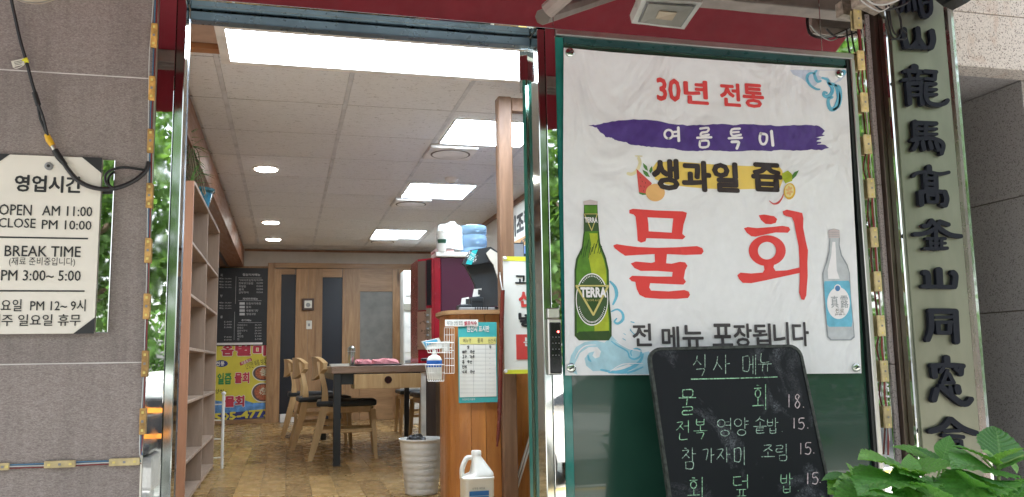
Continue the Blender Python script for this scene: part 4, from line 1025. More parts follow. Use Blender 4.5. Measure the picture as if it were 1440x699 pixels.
# white jug at the doorway
jb = aY(671, 760, 4.3); jx = .93; jy = 4.28; jz = 0.0
def jy_z(py): return aY(671, py, jy-.07).z
zt_ = jy_z(637); zn = jy_z(645); zs_ = jy_z(668); zr = jy_z(673)
jg = thing('white_jug', 'white plastic jug with side handle and blue label by the counter', 'jug', (jx, jy, jz))
rw = (aY(693, 690, jy).x-aY(648.5, 690, jy).x)/2
jx = (aY(693, 690, jy).x+aY(648.5, 690, jy).x)/2
def sup(cx, cyy, z, rx, ry, n=28, e=.55):
    return [Vector((cx+rx*abs(math.cos(a))**e*(1 if math.cos(a) > 0 else -1), cyy+ry*abs(math.sin(a))**e*(1 if math.sin(a) > 0 else -1), z)) for a in (2*math.pi*i/n for i in range(n))]
b = MB(); n = 28
rings = [sup(jx, jy, .0, rw*.94, .065), sup(jx, jy, .01, rw, .07), sup(jx, jy, zr-.012, rw, .07), sup(jx, jy, zr-.008, rw*1.03, .073), sup(jx, jy, zr, rw*1.03, .073), sup(jx, jy, zr+.004, rw*.99, .069), sup(jx+.001, jy, zs_, rw*.97, .068),
         sup(jx+.004, jy, zs_+.012, rw*.84, .06), sup(jx+.002, jy, (zs_+zn)/2+.01, rw*.55, .045, e=.8), sup(jx-.002, jy, zn+.004, rw*.30, .026, e=1), sup(jx-.002, jy, zn+.006, rw*.30, .026, e=1)]
# keep the left shoulder pulled in where the handle sits
for k, rg in enumerate(rings[6:9]):
    for p in rg:
        if p.x < jx: p.x = jx+(p.x-jx)*(.45 if k < 2 else .6)
for rg in rings: b.v += rg
for k in range(len(rings)-1):
    for a in range(n): b.f.append((k*n+a, k*n+(a+1) % n, (k+1)*n+(a+1) % n, (k+1)*n+a))
b.f.append(tuple(reversed(range(n)))); b.f.append(tuple((len(rings)-1)*n+a for a in range(n))); b.smooth = True
M['jug'] = plain('jug_white', (.80, .78, .72), .32, var=.03)
b.build('body', M['jug'], jg)
MB().lathe([(.025, 0), (.025, .022), (.022, .026)], (jx-.002, jy, zn+.0065), 24).build('cap', M['jug'], jg)
P = [Vector((jx-rw*.30, jy, zn-.002)), Vector((jx-rw*.65, jy, zn-.006)), Vector((jx-rw*.92, jy, zs_+.025)), Vector((jx-rw*.93, jy, zs_-.01)), Vector((jx-rw*.85, jy, zr+.002))]
b = MB().tube(smoothpath(P, 6), .0125, 10); b.smooth = True; b.build('handle', M['jug'], jg)
JP = PY(jy-.0705)
rect(660, 690.5, 687.5, 697, JP, plain('jug_blue', (.03, .16, .42), .5), jg, .002, 'label_print'); rect(660, 697.8, 687.5, 720, JP, plain('jug_blue2', (.05, .22, .5), .5), jg, .002, 'label_print')
lettering('소독용 에탄올', 664, 685, 682, 688.5, JP, M['grey'], jg, 0, .002, res=1)
t_ = thing('door_mat', 'brown coir fringe mat just inside the doorway', 'mat', (.3, 4.9, 0))
for (xx, yy) in ((438, 700), (378, 702)):
    c = aZ(xx, yy, .02); b = MB()
    for i in range(260):
        a0 = random.uniform(0, 6.28); r_ = random.random()**.5*.11; p = Vector((c.x+r_*1.4*math.cos(a0), c.y-.10+r_*math.sin(a0), .001)); d = Vector((random.uniform(-.02, .02), random.uniform(-.02, .02), random.uniform(.012, .035)))
        b.tube([p, p+d], [.0022, .0008], 3)
    b.build('fibre_tuft', plain('coir', (.13, .07, .03), .9), t_)

# =================================================================== SHOPFRONT
def fx(px, py=300): return FP.at(px, py).x
XJ0, XJ1 = xw+.001, -.392        # left mirror jamb
XD0 = -.360                      # door opening left
XD1 = .930                       # door opening right
XM0, XM1 = .962, 1.003           # middle mirror post
XW0, XW1 = 1.004, 2.352          # window incl. frame
XS1 = 2.425                      # right mirror strip end
XP1 = fx(1242, 300)              # granite pilaster end
XB1 = fx(1268, 300)              # bronze post end
col_ = thing('steel_column', 'narrow mirror polished steel column between stone wall and doorway', 'column', ((XJ0+XJ1)/2, YF+.05, GZ))
box('mirror_face', (XJ0, XJ1, YF-.001, YF+.20, GZ, ZH-.002), M['mirror'], col_, .001)
box('grey_edge', (XJ0-.006, XJ0-.0005, YF-.006, YF+.05, GZ, 2.9), M['alu'], col_)
hd = thing('steel_header', 'mirror polished steel fascia over door and window reflecting the red awning', 'fascia', (1, YF+.03, ZH))
hx = [XJ0, fx(778, 39), 2.20, XS1-.001]
for i in range(3): box('mirror_panel', (hx[i]+.0007, hx[i+1]-.0007, YF-.001, YF+.06, ZH, 2.94), M['mirror'], hd, .001)
box('soffit_panel', (XD0+.002, XD1, YF+.061, YF+.20, ZH, ZH+.02), M['mirror_side'], hd)
box('closing_board', (XJ0, XS1, YF+.062, YF+.28, ZH+.03, 2.94), M['wall_beige'], hd)
dfm = thing('door_frame', 'slim chrome and grey blue frame around the open doorway', 'door frame', (.3, YF+.1, 0))
box('jamb', (XJ1+.001, XD0, YF+.004, YF+.10, GZ, ZH-.003), M['chrome'], dfm, .003)
box('inner_stop', (XJ1+.012, XD0-.006, YF+.1005, YF+.20, GZ, ZH-.003), M['rail'], dfm)
box('jamb', (XD1+.001, XM0-.001, YF+.004, YF+.20, GZ, ZH-.003), M['chrome'], dfm, .003)
box('head_rail', (XD0+.002, XD1, YF+.10, YF+.15, ZH-.038, ZH-.004), M['rail'], dfm, .003)
box('threshold', (XJ0, XW1, YF+.0, YF+.2, GZ, .02), M['alu'], dfm, .004)
mp_ = thing('steel_post', 'narrow mirror polished post between glass door and bannered window', 'post', ((XM0+XM1)/2, YF+.05, GZ))
box('mirror_face', (XM0, XM1-.001, YF-.001, YF+.2, GZ, ZH-.002), M['mirror'], mp_, .001)
# open glass door, swung inwards, seen almost edge on
gd = thing('glass_door', 'open tempered glass door with green edges seen almost edge on', 'door', (XD1-.01, YF+.16, .03))
mt, t, bb = newmat('door_glass'); bb.inputs['Base Color'].default_value = (.55, .80, .72, 1); bb.inputs['Transmission Weight'].default_value = 1; bb.inputs['Roughness'].default_value = .02; bb.inputs['IOR'].default_value = 1.45; M['glass'] = mt
mt, t, bb = newmat('glass_edge'); bb.inputs['Base Color'].default_value = (.04, .22, .17, 1); bb.inputs['Roughness'].default_value = .12; bb.inputs['Transmission Weight'].default_value = .3; M['gedge'] = mt
hA = Vector((XD1-.012, YF+.165, 0)); hB = aY(742.5, 400, YF+1.0); hB.z = 0
dd = (hB-hA).normalized(); nn_ = Vector((dd.y, -dd.x, 0)); 
def slab(a, b_, th, z0, z1): 
    h = nn_*(th/2); return [a-h+Vector((0, 0, z0)), b_-h+Vector((0, 0, z0)), b_+h+Vector((0, 0, z0)), a+h+Vector((0, 0, z0))], Vector((0, 0, z1-z0))
def slabb(a, b_, th, z0, z1, nm, mt):
    P, v_ = slab(a, b_, th, z0, z1); return MB().prism(P, v_).build(nm, mt, gd)
slabb(hA+dd*.008, hB-dd*.008, .012, .05, 1.99, 'glass_panel', M['glass'])
slabb(hA, hA+dd*.007, .0125, .05, 1.99, 'glass_edge', M['gedge'])
slabb(hB-dd*.007, hB, .0125, .05, 1.99, 'glass_edge', M['gedge'])
slabb(hA-dd*.01, hA+dd*.16, .034, 1.90, 2.02, 'patch_fitting', M['chrome'])
slabb(hA-dd*.01, hA+dd*.16, .034, .03, .12, 'patch_fitting', M['chrome'])
# digital lock on the mirror post
LP_ = PY(YF-.02)
lk = thing('door_lock', 'slim black keypad door lock in a silver frame on the mirror post', 'lock', tuple(LP_.at(780, 526)))
a = LP_.at(770.5, 452); c = LP_.at(791, 527)
box('silver_base', (a.x, c.x, YF-.02, YF-.002, c.z, a.z+.01), M['alu'], lk, .004)
box('keypad', (a.x+.004, c.x-.003, YF-.028, YF-.0205, c.z+.006, a.z-.004), plain('lock_black', (.01, .01, .012), .12), lk, .006)
M['led_red'] = emis('red_led', (1, .03, .02), 4.0); M['led_white'] = plain('keypad_dots', (.55, .55, .55), .5)
kp = PY(YF-.0285)
c0 = kp.at(785, 466.5); MB().tube([c0+Vector((0, .001, 0)), c0+Vector((0, -.001, 0))], .0042, 10).build('red_light', M['led_red'], lk)
for i in range(4):
    for j in range(3):
        c0 = kp.at(777.5+j*4.3, 474+i*8.5); MB().tube([c0+Vector((0, .001, 0)), c0+Vector((0, -.0008, 0))], .0013, 6).build('key_mark', M['led_white'], lk)
box('upper_plate', (a.x+.003, c.x-.002, YF-.012, YF-.0022, a.z+.012, a.z+.05), M['alu'], lk, .003)

# window with aluminium frame, green film and glass
wn = thing('shop_window', 'large dark green glazed shop window in a silver aluminium frame', 'window', ((XW0+XW1)/2, YF, GZ))
mt, t, bb = newmat('green_film_glass')
v = coords(t); f = noise(t, v, 1.6, 3)
t.links.new(ramp(t, f, [(.3, (.012, .045, .029)), (.7, (.022, .072, .050))]), bb.inputs['Base Color']); bb.inputs['Roughness'].default_value = .18; bb.inputs['Specular IOR Level'].default_value = .5
bb.inputs['Coat Weight'].default_value = .6; bb.inputs['Coat Roughness'].default_value = .02; M['film'] = mt
M['teal_edge'] = plain('teal_glass_edge', (.02, .20, .17), .1, var=.2)
zb_ = GZ+.5
box('glass', (XW0+.036, XW1-.038, YF+.012, YF+.022, zb_, ZH-.03), M['film'], wn)
box('glass_edge_strip', (XW0, XW0+.034, YF+.004, YF+.03, zb_, ZH-.03), M['teal_edge'], wn, .002)
box('top_bar', (XW0, XW1, YF-.012, YF+.045, ZH-.028, ZH-.002), M['alu'], wn, .004)
box('inner_top_bar', (XW0+.036, XW1-.04, YF+.0, YF+.0115, ZH-.055, ZH-.0285), plain('bar_teal', (.02, .07, .07), .3), wn)
box('side_bar', (XW1-.036, XW1-.022, YF-.004, YF+.045, zb_, ZH-.029), M['black'], wn)
box('side_bar', (XW1-.0215, XW1, YF-.012, YF+.045, zb_, ZH-.029), M['alu'], wn, .003)
box('sill_panel', (XW0, XW1, YF-.0, YF+.1, GZ, zb_-.001), M['granite'], wn, .003)
rm = thing('steel_strip', 'narrow mirror steel strip between window frame and granite pilaster', 'strip', ((XW1+XS1)/2, YF, GZ))
box('mirror_face', (XW1+.001, XS1, YF+.004, YF+.1, GZ, ZH-.002), M['mirror'], rm)
gp = thing('granite_pilaster', 'narrow speckled grey granite pilaster right of the window', 'pilaster', ((XS1+XP1)/2, YF, GZ))
zj = [GZ, -.1, FP.at(1262, 512).z, FP.at(1230, 260).z, 2.25]
for i in range(4): box('granite_block', (XS1+.001, XP1, YF-.004, YF+.1, zj[i]+.0015, zj[i+1]-.0015), M['granite'], gp, .001)
bp_ = thing('bronze_post', 'dark bronze steel post between granite pilaster and vertical sign', 'post', ((XP1+XB1)/2, YF, GZ))
box('face', (XP1+.001, XB1-.012, YF-.03, YF+.1, GZ, 2.6), M['bronze'], bp_, .002); box('groove_bar', (XB1-.011, XB1+.01, YF-.02, YF+.1, GZ, 2.6), M['bronze'], bp_, .002)
box('groove_bar', (XP1+.02, XP1+.026, YF-.034, YF-.0305, GZ, 2.6), M['bronze'], bp_)

# =================================================================== BANNER
BN = PY(YF-.014)
bn = thing('menu_banner', 'large white cloth banner with red brush lettering and two bottles on the window', 'banner', tuple(BN.at(1005, 527)))
crn = [(793, 67), (860, 73.5), (1000, 84), (1100, 91), (1190, 96.5), (1196, 200), (1205, 370), (1211.5, 525), (1100, 526), (950, 527), (795, 528), (794, 400), (792, 250)]
MB().prism([BN.at(*p) for p in crn], (0, .003, 0)).build('cloth', M['ban'], bn)
def bsh(loops, mt, off, tf=None, nm='print'): return shape(loops, BN, mt, bn, off, nm, tf)
TA = (780, 50, 2.7955); TB = (780, 260, 2.4955); TC = (870, 200, 5.333); TD = (800, 400, 4.994); TE = (1110, 80, 7.767)
lettering('30', 923, 110, 957, 143, BN, M['ban_red2'], bn, .03, .002); lettering('년', 961, 113, 996, 147, BN, M['ban_red2'], bn, .033, .002)
lettering('전', 1012, 117, 1041, 150, BN, M['ban_red2'], bn, .033, .002); lettering('통', 1044, 118, 1074, 152, BN, M['ban_red2'], bn, .033, .002)
# purple brush stroke with ragged ends
pb = [(133,353),(170,351),(200,342),(250,335),(310,328),(400,335),(450,345),(520,353),(570,352),(640,348),(700,351),(760,349),(850,352),(870,356),(940,353),(1000,352),(1040,355),(1063,375),(1050,389),(1062,394),(1022,402),(1050,404),(1028,416),(1050,420),(1030,428),(1060,430),(1078,441),(1050,450),(1010,448),(950,453),(900,450),(850,454),(780,452),(700,457),(650,453),(600,451),(560,454),(500,452),(470,446),(430,441),(380,439),(340,433),(300,430),(280,420),(240,412),(225,402),(200,398),(192,388),(176,376),(165,362)]
rp = random.Random(3); pb2 = []
for i, p in enumerate(pb):
    qn = pb[(i+1) % len(pb)]
    for k in range(4): s = k/4; pb2.append((p[0]+(qn[0]-p[0])*s+rp.uniform(-1.5, 1.5), p[1]+(qn[1]-p[1])*s+rp.uniform(-1.6, 1.6)))
bsh([pb2], M['ban_purple'], .001, TA, 'brush_stroke')
b = MB(); W_ = 9
strokes2d(b, [([(430+18+16*math.sin(a), 388+17*math.cos(a)) for a in [i/10*6.283 for i in range(11)]], W_), ([(486, 362), (488, 414)], W_+2), ([(462, 380), (484, 378)], W_), ([(462, 396), (484, 394)], W_)], BN, .0025, TA); b.build('white_letter', M['ban_white'], bn); b = MB()
strokes2d(b, [([(572, 366), (604, 363), (600, 378), (578, 382), (576, 394), (606, 390)], W_), ([(560, 402), (616, 400)], W_), ([(572, 414), (572, 438), (602, 436), (603, 414), (574, 414)], W_)], BN, .0025, TA); b.build('white_letter', M['ban_white'], bn); b = MB()
strokes2d(b, [([(728, 366), (696, 370), (698, 394), (732, 390)], W_), ([(698, 381), (724, 379)], W_-1), ([(684, 404), (736, 402)], W_), ([(696, 418), (722, 418), (722, 428), (716, 444)], W_+2)], BN, .0025, TA); b.build('white_letter', M['ban_white'], bn); b = MB()
strokes2d(b, [([(810, 384), (806, 404), (812, 424), (826, 426), (834, 410), (832, 390), (812, 386)], W_+1), ([(852, 376), (858, 432)], W_+3)], BN, .0025, TA); b.build('white_letter', M['ban_white'], bn); b = MB()
bsh([[(385,520),(400,498),(470,494),(540,500),(640,508),(760,513),(880,512),(895,530),(900,560),(885,600),(800,603),(700,605),(600,602),(520,595),(440,585),(395,565)]], M['ban_yellow'], .001, TA, 'yellow_band')
for s, x0, y0, x1, y1 in (('생', 916, 223, 955, 268), ('과', 958, 226, 1000, 270), ('일', 1001, 228, 1039, 271), ('즙', 1056, 229, 1100, 270)):
    lettering(s, x0, y0, x1, y1, BN, M['ban_dark'], bn, .045, .0025)
# fruit
b = MB(); strokes2d(b, [([(70, 235), (95, 240), (125, 225), (150, 190), (160, 150), (150, 120)], 24), ([(125, 103), (175, 105)], 8), ([(148, 105), (148, 130)], 10)], BN, .001, TC); b.build('banana_print', plain('banana_pale', (.74, .68, .42), .55), bn)
bsh([[(133, 200), (250, 308), (205, 385), (152, 375)]], M['p_melon'], .0015, TC, 'watermelon_print'); bsh([[(152, 375), (205, 385), (212, 393), (180, 396), (154, 386)]], M['p_leaf'], .0016, TC)
bsh([ell(275, 378, 72, 66, 26)], M['p_orange'], .0018, TC, 'orange_print')
for l in ([(183, 155), (212, 180), (220, 215), (200, 205), (186, 185)], [(178, 205), (215, 225), (235, 262), (205, 255), (188, 235)], [(250, 178), (255, 210), (238, 235), (228, 215), (236, 195)], [(1352, 210), (1330, 255), (1292, 290), (1295, 255), (1318, 225)]): bsh([l], M['p_leaf'], .0017, TC, 'leaf_print')
b = MB(); 
for i, (x, y) in enumerate(((160, 260), (175, 290), (165, 325), (190, 330), (200, 300), (185, 360))): strokes2d(b, [([(x, y), (x+3, y+9)], 4)], BN, .0021, TC)
b.build('seed_print', M['ban_dark'], bn)
bsh([[(1225, 235), (1270, 212), (1300, 240), (1302, 290), (1250, 310), (1228, 270)]], M['p_lime'], .0035, TC, 'kiwi_print')
bsh([ell(1282, 368, 44, 62, 24, rot=.1)], plain('lemon_rind', (.70, .42, .03), .55), .0036, TC, 'lemon_print'); bsh([ell(1280, 364, 33, 50, 24, rot=.1)], plain('lemon_pith', (.76, .66, .28), .55), .004, TC)
for k in range(6): a0 = k*1.047+.3; bsh([ell(1280+15*math.cos(a0), 364+24*math.sin(a0), 9, 14, 10, rot=a0-1.57)], M['p_orange'], .0044, TC)
b = MB(); strokes2d(b, [([(1130, 440), (1160, 462), (1195, 455), (1222, 425), (1236, 390)], 16)], BN, .003, TC, taper=.7); b.build('apple_print', M['p_melon'], bn)
b = MB(); strokes2d(b, [([(1138, 428), (1165, 444), (1192, 436), (1216, 408), (1230, 378)], 13)], BN, .0034, TC, taper=.7); b.build('apple_flesh_print', M['ban_white'], bn)
# the two big brush characters
mul1 = [(262,88),(275,84),(360,90),(450,93),(464,98),(461,112),(452,140),(448,172),(459,182),(450,191),(385,189),(322,187),(319,198),(303,203),(291,196),(289,160),(284,112),(277,104),(262,100)]
mul1h = [(326,114),(416,118),(411,168),(330,163),(329,140)]
bsh([mul1, mul1h], M['ban_red'], .0015, TB, 'brush_character')
mul2 = [(206,212),(218,208),(250,213),(290,218),(360,221),(430,219),(500,215),(518,222),(523,234),(515,244),(460,246),(394,243),(391,275),(410,277),(440,270),(458,272),(466,284),(458,300),(453,328),(461,340),(452,350),(400,348),(335,345),(332,360),(338,371),(400,374),(455,369),(470,374),(475,386),(468,397),(430,400),(370,400),(318,396),(298,386),(288,366),(283,341),(270,338),(261,328),(272,319),(300,320),(360,322),(412,322),(414,306),(360,302),(302,302),(280,292),(267,276),(285,269),(340,274),(352,270),(351,243),(290,246),(248,249),(228,236),(210,222)]
bsh([mul2], M['ban_red'], .0015, TB, 'brush_character')
bsh([[(716,107),(735,104),(770,110),(781,120),(776,133),(760,138),(740,137),(724,123)]], M['ban_red'], .0015, TB, 'brush_character')
bsh([[(664,152),(678,148),(710,152),(760,148),(800,144),(822,148),(827,158),(818,168),(775,167),(740,174),(705,182),(690,180),(674,168)]], M['ban_red'], .0015, TB, 'brush_character')
bsh([ell(746, 231, 65, 54, 36), ell(745, 231, 32, 31, 28)], M['ban_red'], .0018, TB, 'brush_character')
bsh([[(733,275),(771,274),(768,290),(775,302),(815,300),(859,290),(860,309),(800,322),(740,335),(690,345),(660,344),(647,330),(641,317),(652,308),(690,311),(730,308),(736,298)]], M['ban_red'], .0021, TB, 'brush_character')
bsh([[(800,93),(815,87),(850,94),(869,99),(873,118),(872,150),(882,200),(889,230),(887,270),(888,320),(885,360),(883,388),(876,404),(866,402),(858,378),(860,330),(859,260),(856,215),(848,175),(840,130),(832,114),(812,110),(803,104)]], M['ban_red'], .0024, TB, 'brush_character')
for s, x0, y0, x1, y1 in (('전', 889, 455, 916, 487), ('메', 930, 459, 955, 492), ('뉴', 959, 457, 989, 490), ('포', 1001, 455, 1030, 488), ('장', 1031, 455, 1057, 488), ('됩', 1058, 455, 1084, 487), ('니', 1087, 453, 1109, 488), ('다', 1114, 453, 1137, 487)):
    lettering(s, x0, y0, x1, y1, BN, M['ban_grey'], bn, .022, .003)
# wave ornament, lower left
bsh([[(2, 560), (15, 500), (50, 440), (110, 405), (190, 395), (250, 410), (300, 360), (360, 420), (450, 460), (520, 480), (560, 470), (620, 520), (600, 560), (560, 630), (380, 632), (200, 634), (60, 634), (30, 620)]], M['ban_blue_l'], .0006, TD, 'wave_print')
bsh([[(60, 634), (40, 560), (80, 480), (140, 440), (200, 440), (225, 470), (215, 510), (185, 520), (165, 500), (180, 470), (140, 480), (110, 520), (120, 570), (170, 610), (300, 600), (420, 560), (470, 580), (400, 634)]], M['ban'], .0012, TD, 'wave_foam')
b = MB()
strokes2d(b, [([(300, 400), (340, 430), (410, 470), (425, 510), (460, 525), (500, 505), (505, 465), (470, 450), (435, 470), (440, 500)], 14), ([(225, 600), (330, 615), (430, 590), (500, 540), (520, 490)], 26), ([(280, 620), (420, 618), (520, 580)], 16)], BN, .0016, TD, taper=.5)
b.build('wave_curl', M['ban_blue'], bn)
for st_ in [([(290, -20), (325, 20), (335, 80), (310, 140)], 26), ([(300, 190), (340, 175), (375, 200), (380, 245), (345, 275), (320, 262), (335, 240)], 20), ([(436, 262), (458, 268)], 14), ([(430, 320), (460, 350)], 12), ([(440, 330), (432, 312)], 8), ([(385, 345), (398, 354)], 8), ([(378, 380), (398, 392)], 9), ([(155, 540), (140, 525), (135, 500)], 16)]: b = MB(); strokes2d(b, [st_], BN, .0017, TD, taper=.5); b.build('wave_curl', M['ban_blue'], bn)
for st_ in [([(45, 520), (70, 470), (120, 430), (190, 425)], 10), ([(290, 610), (380, 560), (520, 555)], 8), ([(330, 400), (420, 450), (520, 470)], 9), ([(200, 470), (205, 500), (185, 515)], 14)]: b = MB(); strokes2d(b, [st_], BN, .0022, TD, taper=.6); b.build('wave_highlight', M['ban_white'], bn)
# wave ornament, upper right corner
bsh([[(5, 142), (615, 142), (612, 200), (560, 260), (460, 300), (400, 262), (360, 230), (290, 310), (250, 330), (130, 232), (40, 192)]], M['ban_blue_p'], .0006, TE, 'wave_print')
bsh([[(330, 148), (580, 148), (520, 260), (470, 290), (420, 220), (360, 225), (320, 200)]], M['ban'], .0010, TE, 'wave_foam')
for st_ in [([(330, 355), (290, 350), (230, 310), (195, 250), (200, 200), (240, 175), (275, 185)], 34), ([(345, 262), (310, 270), (285, 230), (275, 180), (300, 150)], 37), ([(360, 230), (420, 250), (430, 290), (470, 340), (460, 400), (410, 435), (375, 415), (380, 385), (410, 395)], 44), ([(430, 290), (500, 310), (530, 390), (540, 470), (500, 560), (450, 570), (425, 510), (430, 460), (470, 440)], 51), ([(500, 310), (550, 330), (560, 430), (540, 540), (480, 575)], 37), ([(560, 160), (600, 160), (600, 190)], 44)]: b = MB(); strokes2d(b, [st_], BN, .0014, TE, taper=.45); b.build('wave_curl', M['ban_blue'], bn)
for st_ in [([(400, 265), (450, 330), (455, 390)], 8), ([(520, 340), (525, 440), (490, 540)], 10), ([(215, 300), (200, 250), (215, 205)], 8), ([(455, 330), (475, 380), (450, 420)], 7)]: b = MB(); strokes2d(b, [st_], BN, .0024, TE, taper=.6); b.build('wave_shade', M['ban_blue_d'], bn)
# beer bottle print
bt = [(103,58),(125,53),(150,58),(151,95),(156,165),(160,205),(180,255),(190,300),(192,400),(200,480),(200,530),(190,546),(85,546),(70,530),(70,300),(75,260),(95,220),(102,165)]
bsh([bt], M['p_green_d'], .0024, TB, 'bottle_print')
bsh([[(106,95),(148,95),(152,165),(156,210),(174,258),(184,300),(186,400),(193,480),(194,520),(78,520),(76,300),(82,262),(100,224),(106,165)]], M['p_green'], .0028, TB, 'bottle_print')
bsh([[(122,170),(150,170),(153,212),(172,262),(181,300),(183,400),(190,480),(190,515),(140,515),(138,400),(128,300),(118,250),(128,210)]], M['p_lime'], .0031, TB, 'bottle_print')
bsh([[(84,515),(192,512),(196,535),(186,543),(88,543),(76,532)]], M['p_green_d'], .0034, TB, 'bottle_print')
b = MB()
rp = random.Random(5)
for k in range(11): x = 96+k*6.5; y = 214+rp.uniform(-8, 22); strokes2d(b, [([(x+4, y-14), (x-3, y+rp.uniform(10, 26))], 5)], BN, .0034, TB, taper=.5)
b.build('bottle_reflection_print', M['p_green_d'], bn)
bsh([[(102,100),(150,100),(153,162),(103,164)]], M['p_label'], .0036, TB, 'neck_label_print')
bsh([ell(131, 402, 57, 92, 34)], M['ban_white'], .0036, TB, 'label_print'); bsh([ell(131, 402, 54, 88, 34)], M['p_label'], .0039, TB, 'label_print')
b = MB(); strokes2d(b, [([(76, 354), (188, 354)], 5), ([(188, 354), (136, 456)], 7), ([(76, 354), (136, 456)], 7), ([(104, 102), (150, 102)], 2.5), ([(150, 102), (130, 160)], 3), ([(104, 102), (130, 160)], 3)], BN, .0042, TB); b.build('gold_triangle_print', M['p_gold'], bn)
bsh([[(82, 358), (182, 358), (135, 446)]], M['p_green_d'], .0045, TB, 'label_print')
lettering('TERRA', 815.5, 404, 852, 418.5, BN, M['ban_white'], bn, .05, .0056); lettering('TERRA', 821.5, 306, 839.5, 313.5, BN, M['ban_white'], bn, .04, .0056)
lettering('FROM AGM', 823, 421, 845, 424, BN, M['p_gold'], bn, 0, .0056, res=1)
b = MB(); strokes2d(b, [([(84+ (i*0), 430)] , 3) for i in range(0)], BN, .004, TB)
for k in range(26):
    a0 = math.radians(20+k*5.6); x = 131+47*math.cos(a0); y = 402+78*math.sin(a0); strokes2d(b, [([(x, y), (x+1.5*math.cos(a0), y+4*math.sin(a0))], 2.6)], BN, .0046+k*.00002, TB)
for k in range(14):
    a0 = math.radians(-135+k*7); x = 131+46*math.cos(a0); y = 396+74*math.sin(a0); strokes2d(b, [([(x, y), (x+1*math.cos(a0), y+3.5*math.sin(a0))], 2.4)], BN, .0046+k*.00002, TB)
b.build('label_microtext', M['ban_white'], bn)
bsh([[(101,58),(125,52),(151,58),(150,70),(102,70)]], M['p_cap'], .0038, TB, 'bottle_cap_print'); bsh([[(104,72),(149,72),(149,95),(105,95)]], M['p_green'], .0036, TB, 'neck_print')
# clear bottle print
bt = [(961,158),(980,154),(999,158),(1001,188),(1000,210),(1008,245),(1028,280),(1036,310),(1041,400),(1049,480),(1053,535),(1040,546),(968,546),(957,535),(948,450),(940,330),(940,310),(952,270),(962,230),(964,190)]
bsh([bt], M['p_glass_d'], .0024, TB, 'clear_bottle_print')
cx = sum(p[0] for p in bt)/len(bt)
bsh([[(p[0]+(3.5 if p[0] < 985 else -3.5), p[1]+(4 if p[1] < 300 else -4)) for p in bt]], M['p_glass'], .0028, TB, 'clear_bottle_print')
bsh([[(975,200),(985,200),(990,300),(1000,330),(960,330),(958,300),(970,250)]], M['ban_white'], .0031, TB, 'clear_bottle_print')
bsh([[(947,338),(1032,336),(1036,345),(1045,480),(1042,498),(962,498),(956,490),(945,350)]], M['ban_blue'], .0031, TB, 'soju_label_print')
bsh([ell(996, 415, 40, 56, 30)], M['ban_white'], .0035, TB, 'soju_label_print'); bsh([ell(993, 362, 12, 13, 20)], M['ban_white'], .0037, TB, 'soju_label_print'); bsh([ell(993, 363, 9, 10, 18)], plain('soju_blue', (.06, .18, .40), .5), .0041, TB, 'soju_label_print')
lettering('真', 1167.5, 416, 1178, 433, BN, M['p_glass_d'], bn, .0, .0045); lettering('露', 1181, 416, 1192, 433, BN, M['p_glass_d'], bn, .0, .0045)
lettering('진로', 1174, 434, 1186, 440, BN, M['ban_grey'], bn, .0, .0045, res=1); lettering('CHAMISUL' if False else 'JINRO', 1173, 441, 1188, 444, BN, M['ban_grey'], bn, 0, .0045, res=1)
bsh([[(961,160),(980,155),(1000,160),(1000,186),(962,186)]], M['p_cap'], .0034, TB, 'cap_print')
b = MB()
for y in (166, 173, 180): strokes2d(b, [([(963, y), (998, y)], 1.6)], BN, .0037, TB)
b.build('cap_ridges_print', M['p_glass_d'], bn)
# corner screws, fold creases
for p in ((801, 74), (1180, 104), (803, 517.5), (1203.5, 517)):
    c0 = BN.at(*p, .004); b = MB(); i = 0
    b.tube([c0+Vector((0, .006, 0)), c0+Vector((0, -.006, 0)), c0+Vector((0, -.009, 0))], [.017, .017, .012], 20); b.smooth = True; b.build('corner_screw', M['chrome'], bn)
    MB().tube([c0+Vector((-.009, -.0095, -.006)), c0+Vector((.009, -.0095, .006))], .0025, 6).build('screw_slot', M['ink'], bn)

# =================================================================== BUSINESS HOURS SIGN
HP = PY(YF-.022)
hs_ = thing('hours_sign', 'white opening hours sign with black lettering and clipped black corners', 'sign', tuple(HP.at(60, 470)))
hx1 = HP.at(138, 345).x; hx0 = -.945; hz1 = HP.at(60, 219).z; hz0 = HP.at(60, 469.5).z
box('board', (hx0, hx1, YF-.022, YF-.012, hz0, hz1), M['board_white'], hs_, .001)
box('black_backing', (hx0+.004, hx1+.0, YF-.011, YF-.0005, hz0+.004, hz1-.001), M['ink'], hs_)
yb = YF-.0225
for (cx, sx_) in ((hx1, -1), (hx0, 1)):
    for (cz, sz_) in ((hz1, -1), (hz0, 1)):
        MB().prism([(cx+.0005*-sx_, yb, cz+.0005*-sz_), (cx+sx_*.062, yb, cz+.0005*-sz_), (cx+.0005*-sx_, yb, cz+sz_*.052)], (0, -.002, 0)).build('corner_cover', M['ink'], hs_)
def hl(s, x0, y0, x1, y1, bold=.0, ): return lettering(s, x0, y0, x1, y1, HP, M['ink'], hs_, bold, .0015)
hl('영업시간', 20.8, 247, 116, 271, .03)
hl('OPEN', -1, 287.5, 45, 303, .008); hl('AM 11:00', 59.5, 290, 130, 304, .008)
hl('CLOSE', -2, 307, 50.5, 320.5, .008); hl('PM 10:00', 59, 310, 129, 323, .008)
hl('BREAK TIME', 7, 346, 114, 361, .01); hl('(재료 준비중입니다)', 13, 362, 106, 375, .0)
hl('PM 3:00~ 5:00', 2, 380, 114, 395, .008); hl('토요일  PM 12~ 9시', -14, 421, 121, 438, .008); hl('매주 일요일 휴무', -14, 442, 114, 458.5, .008)
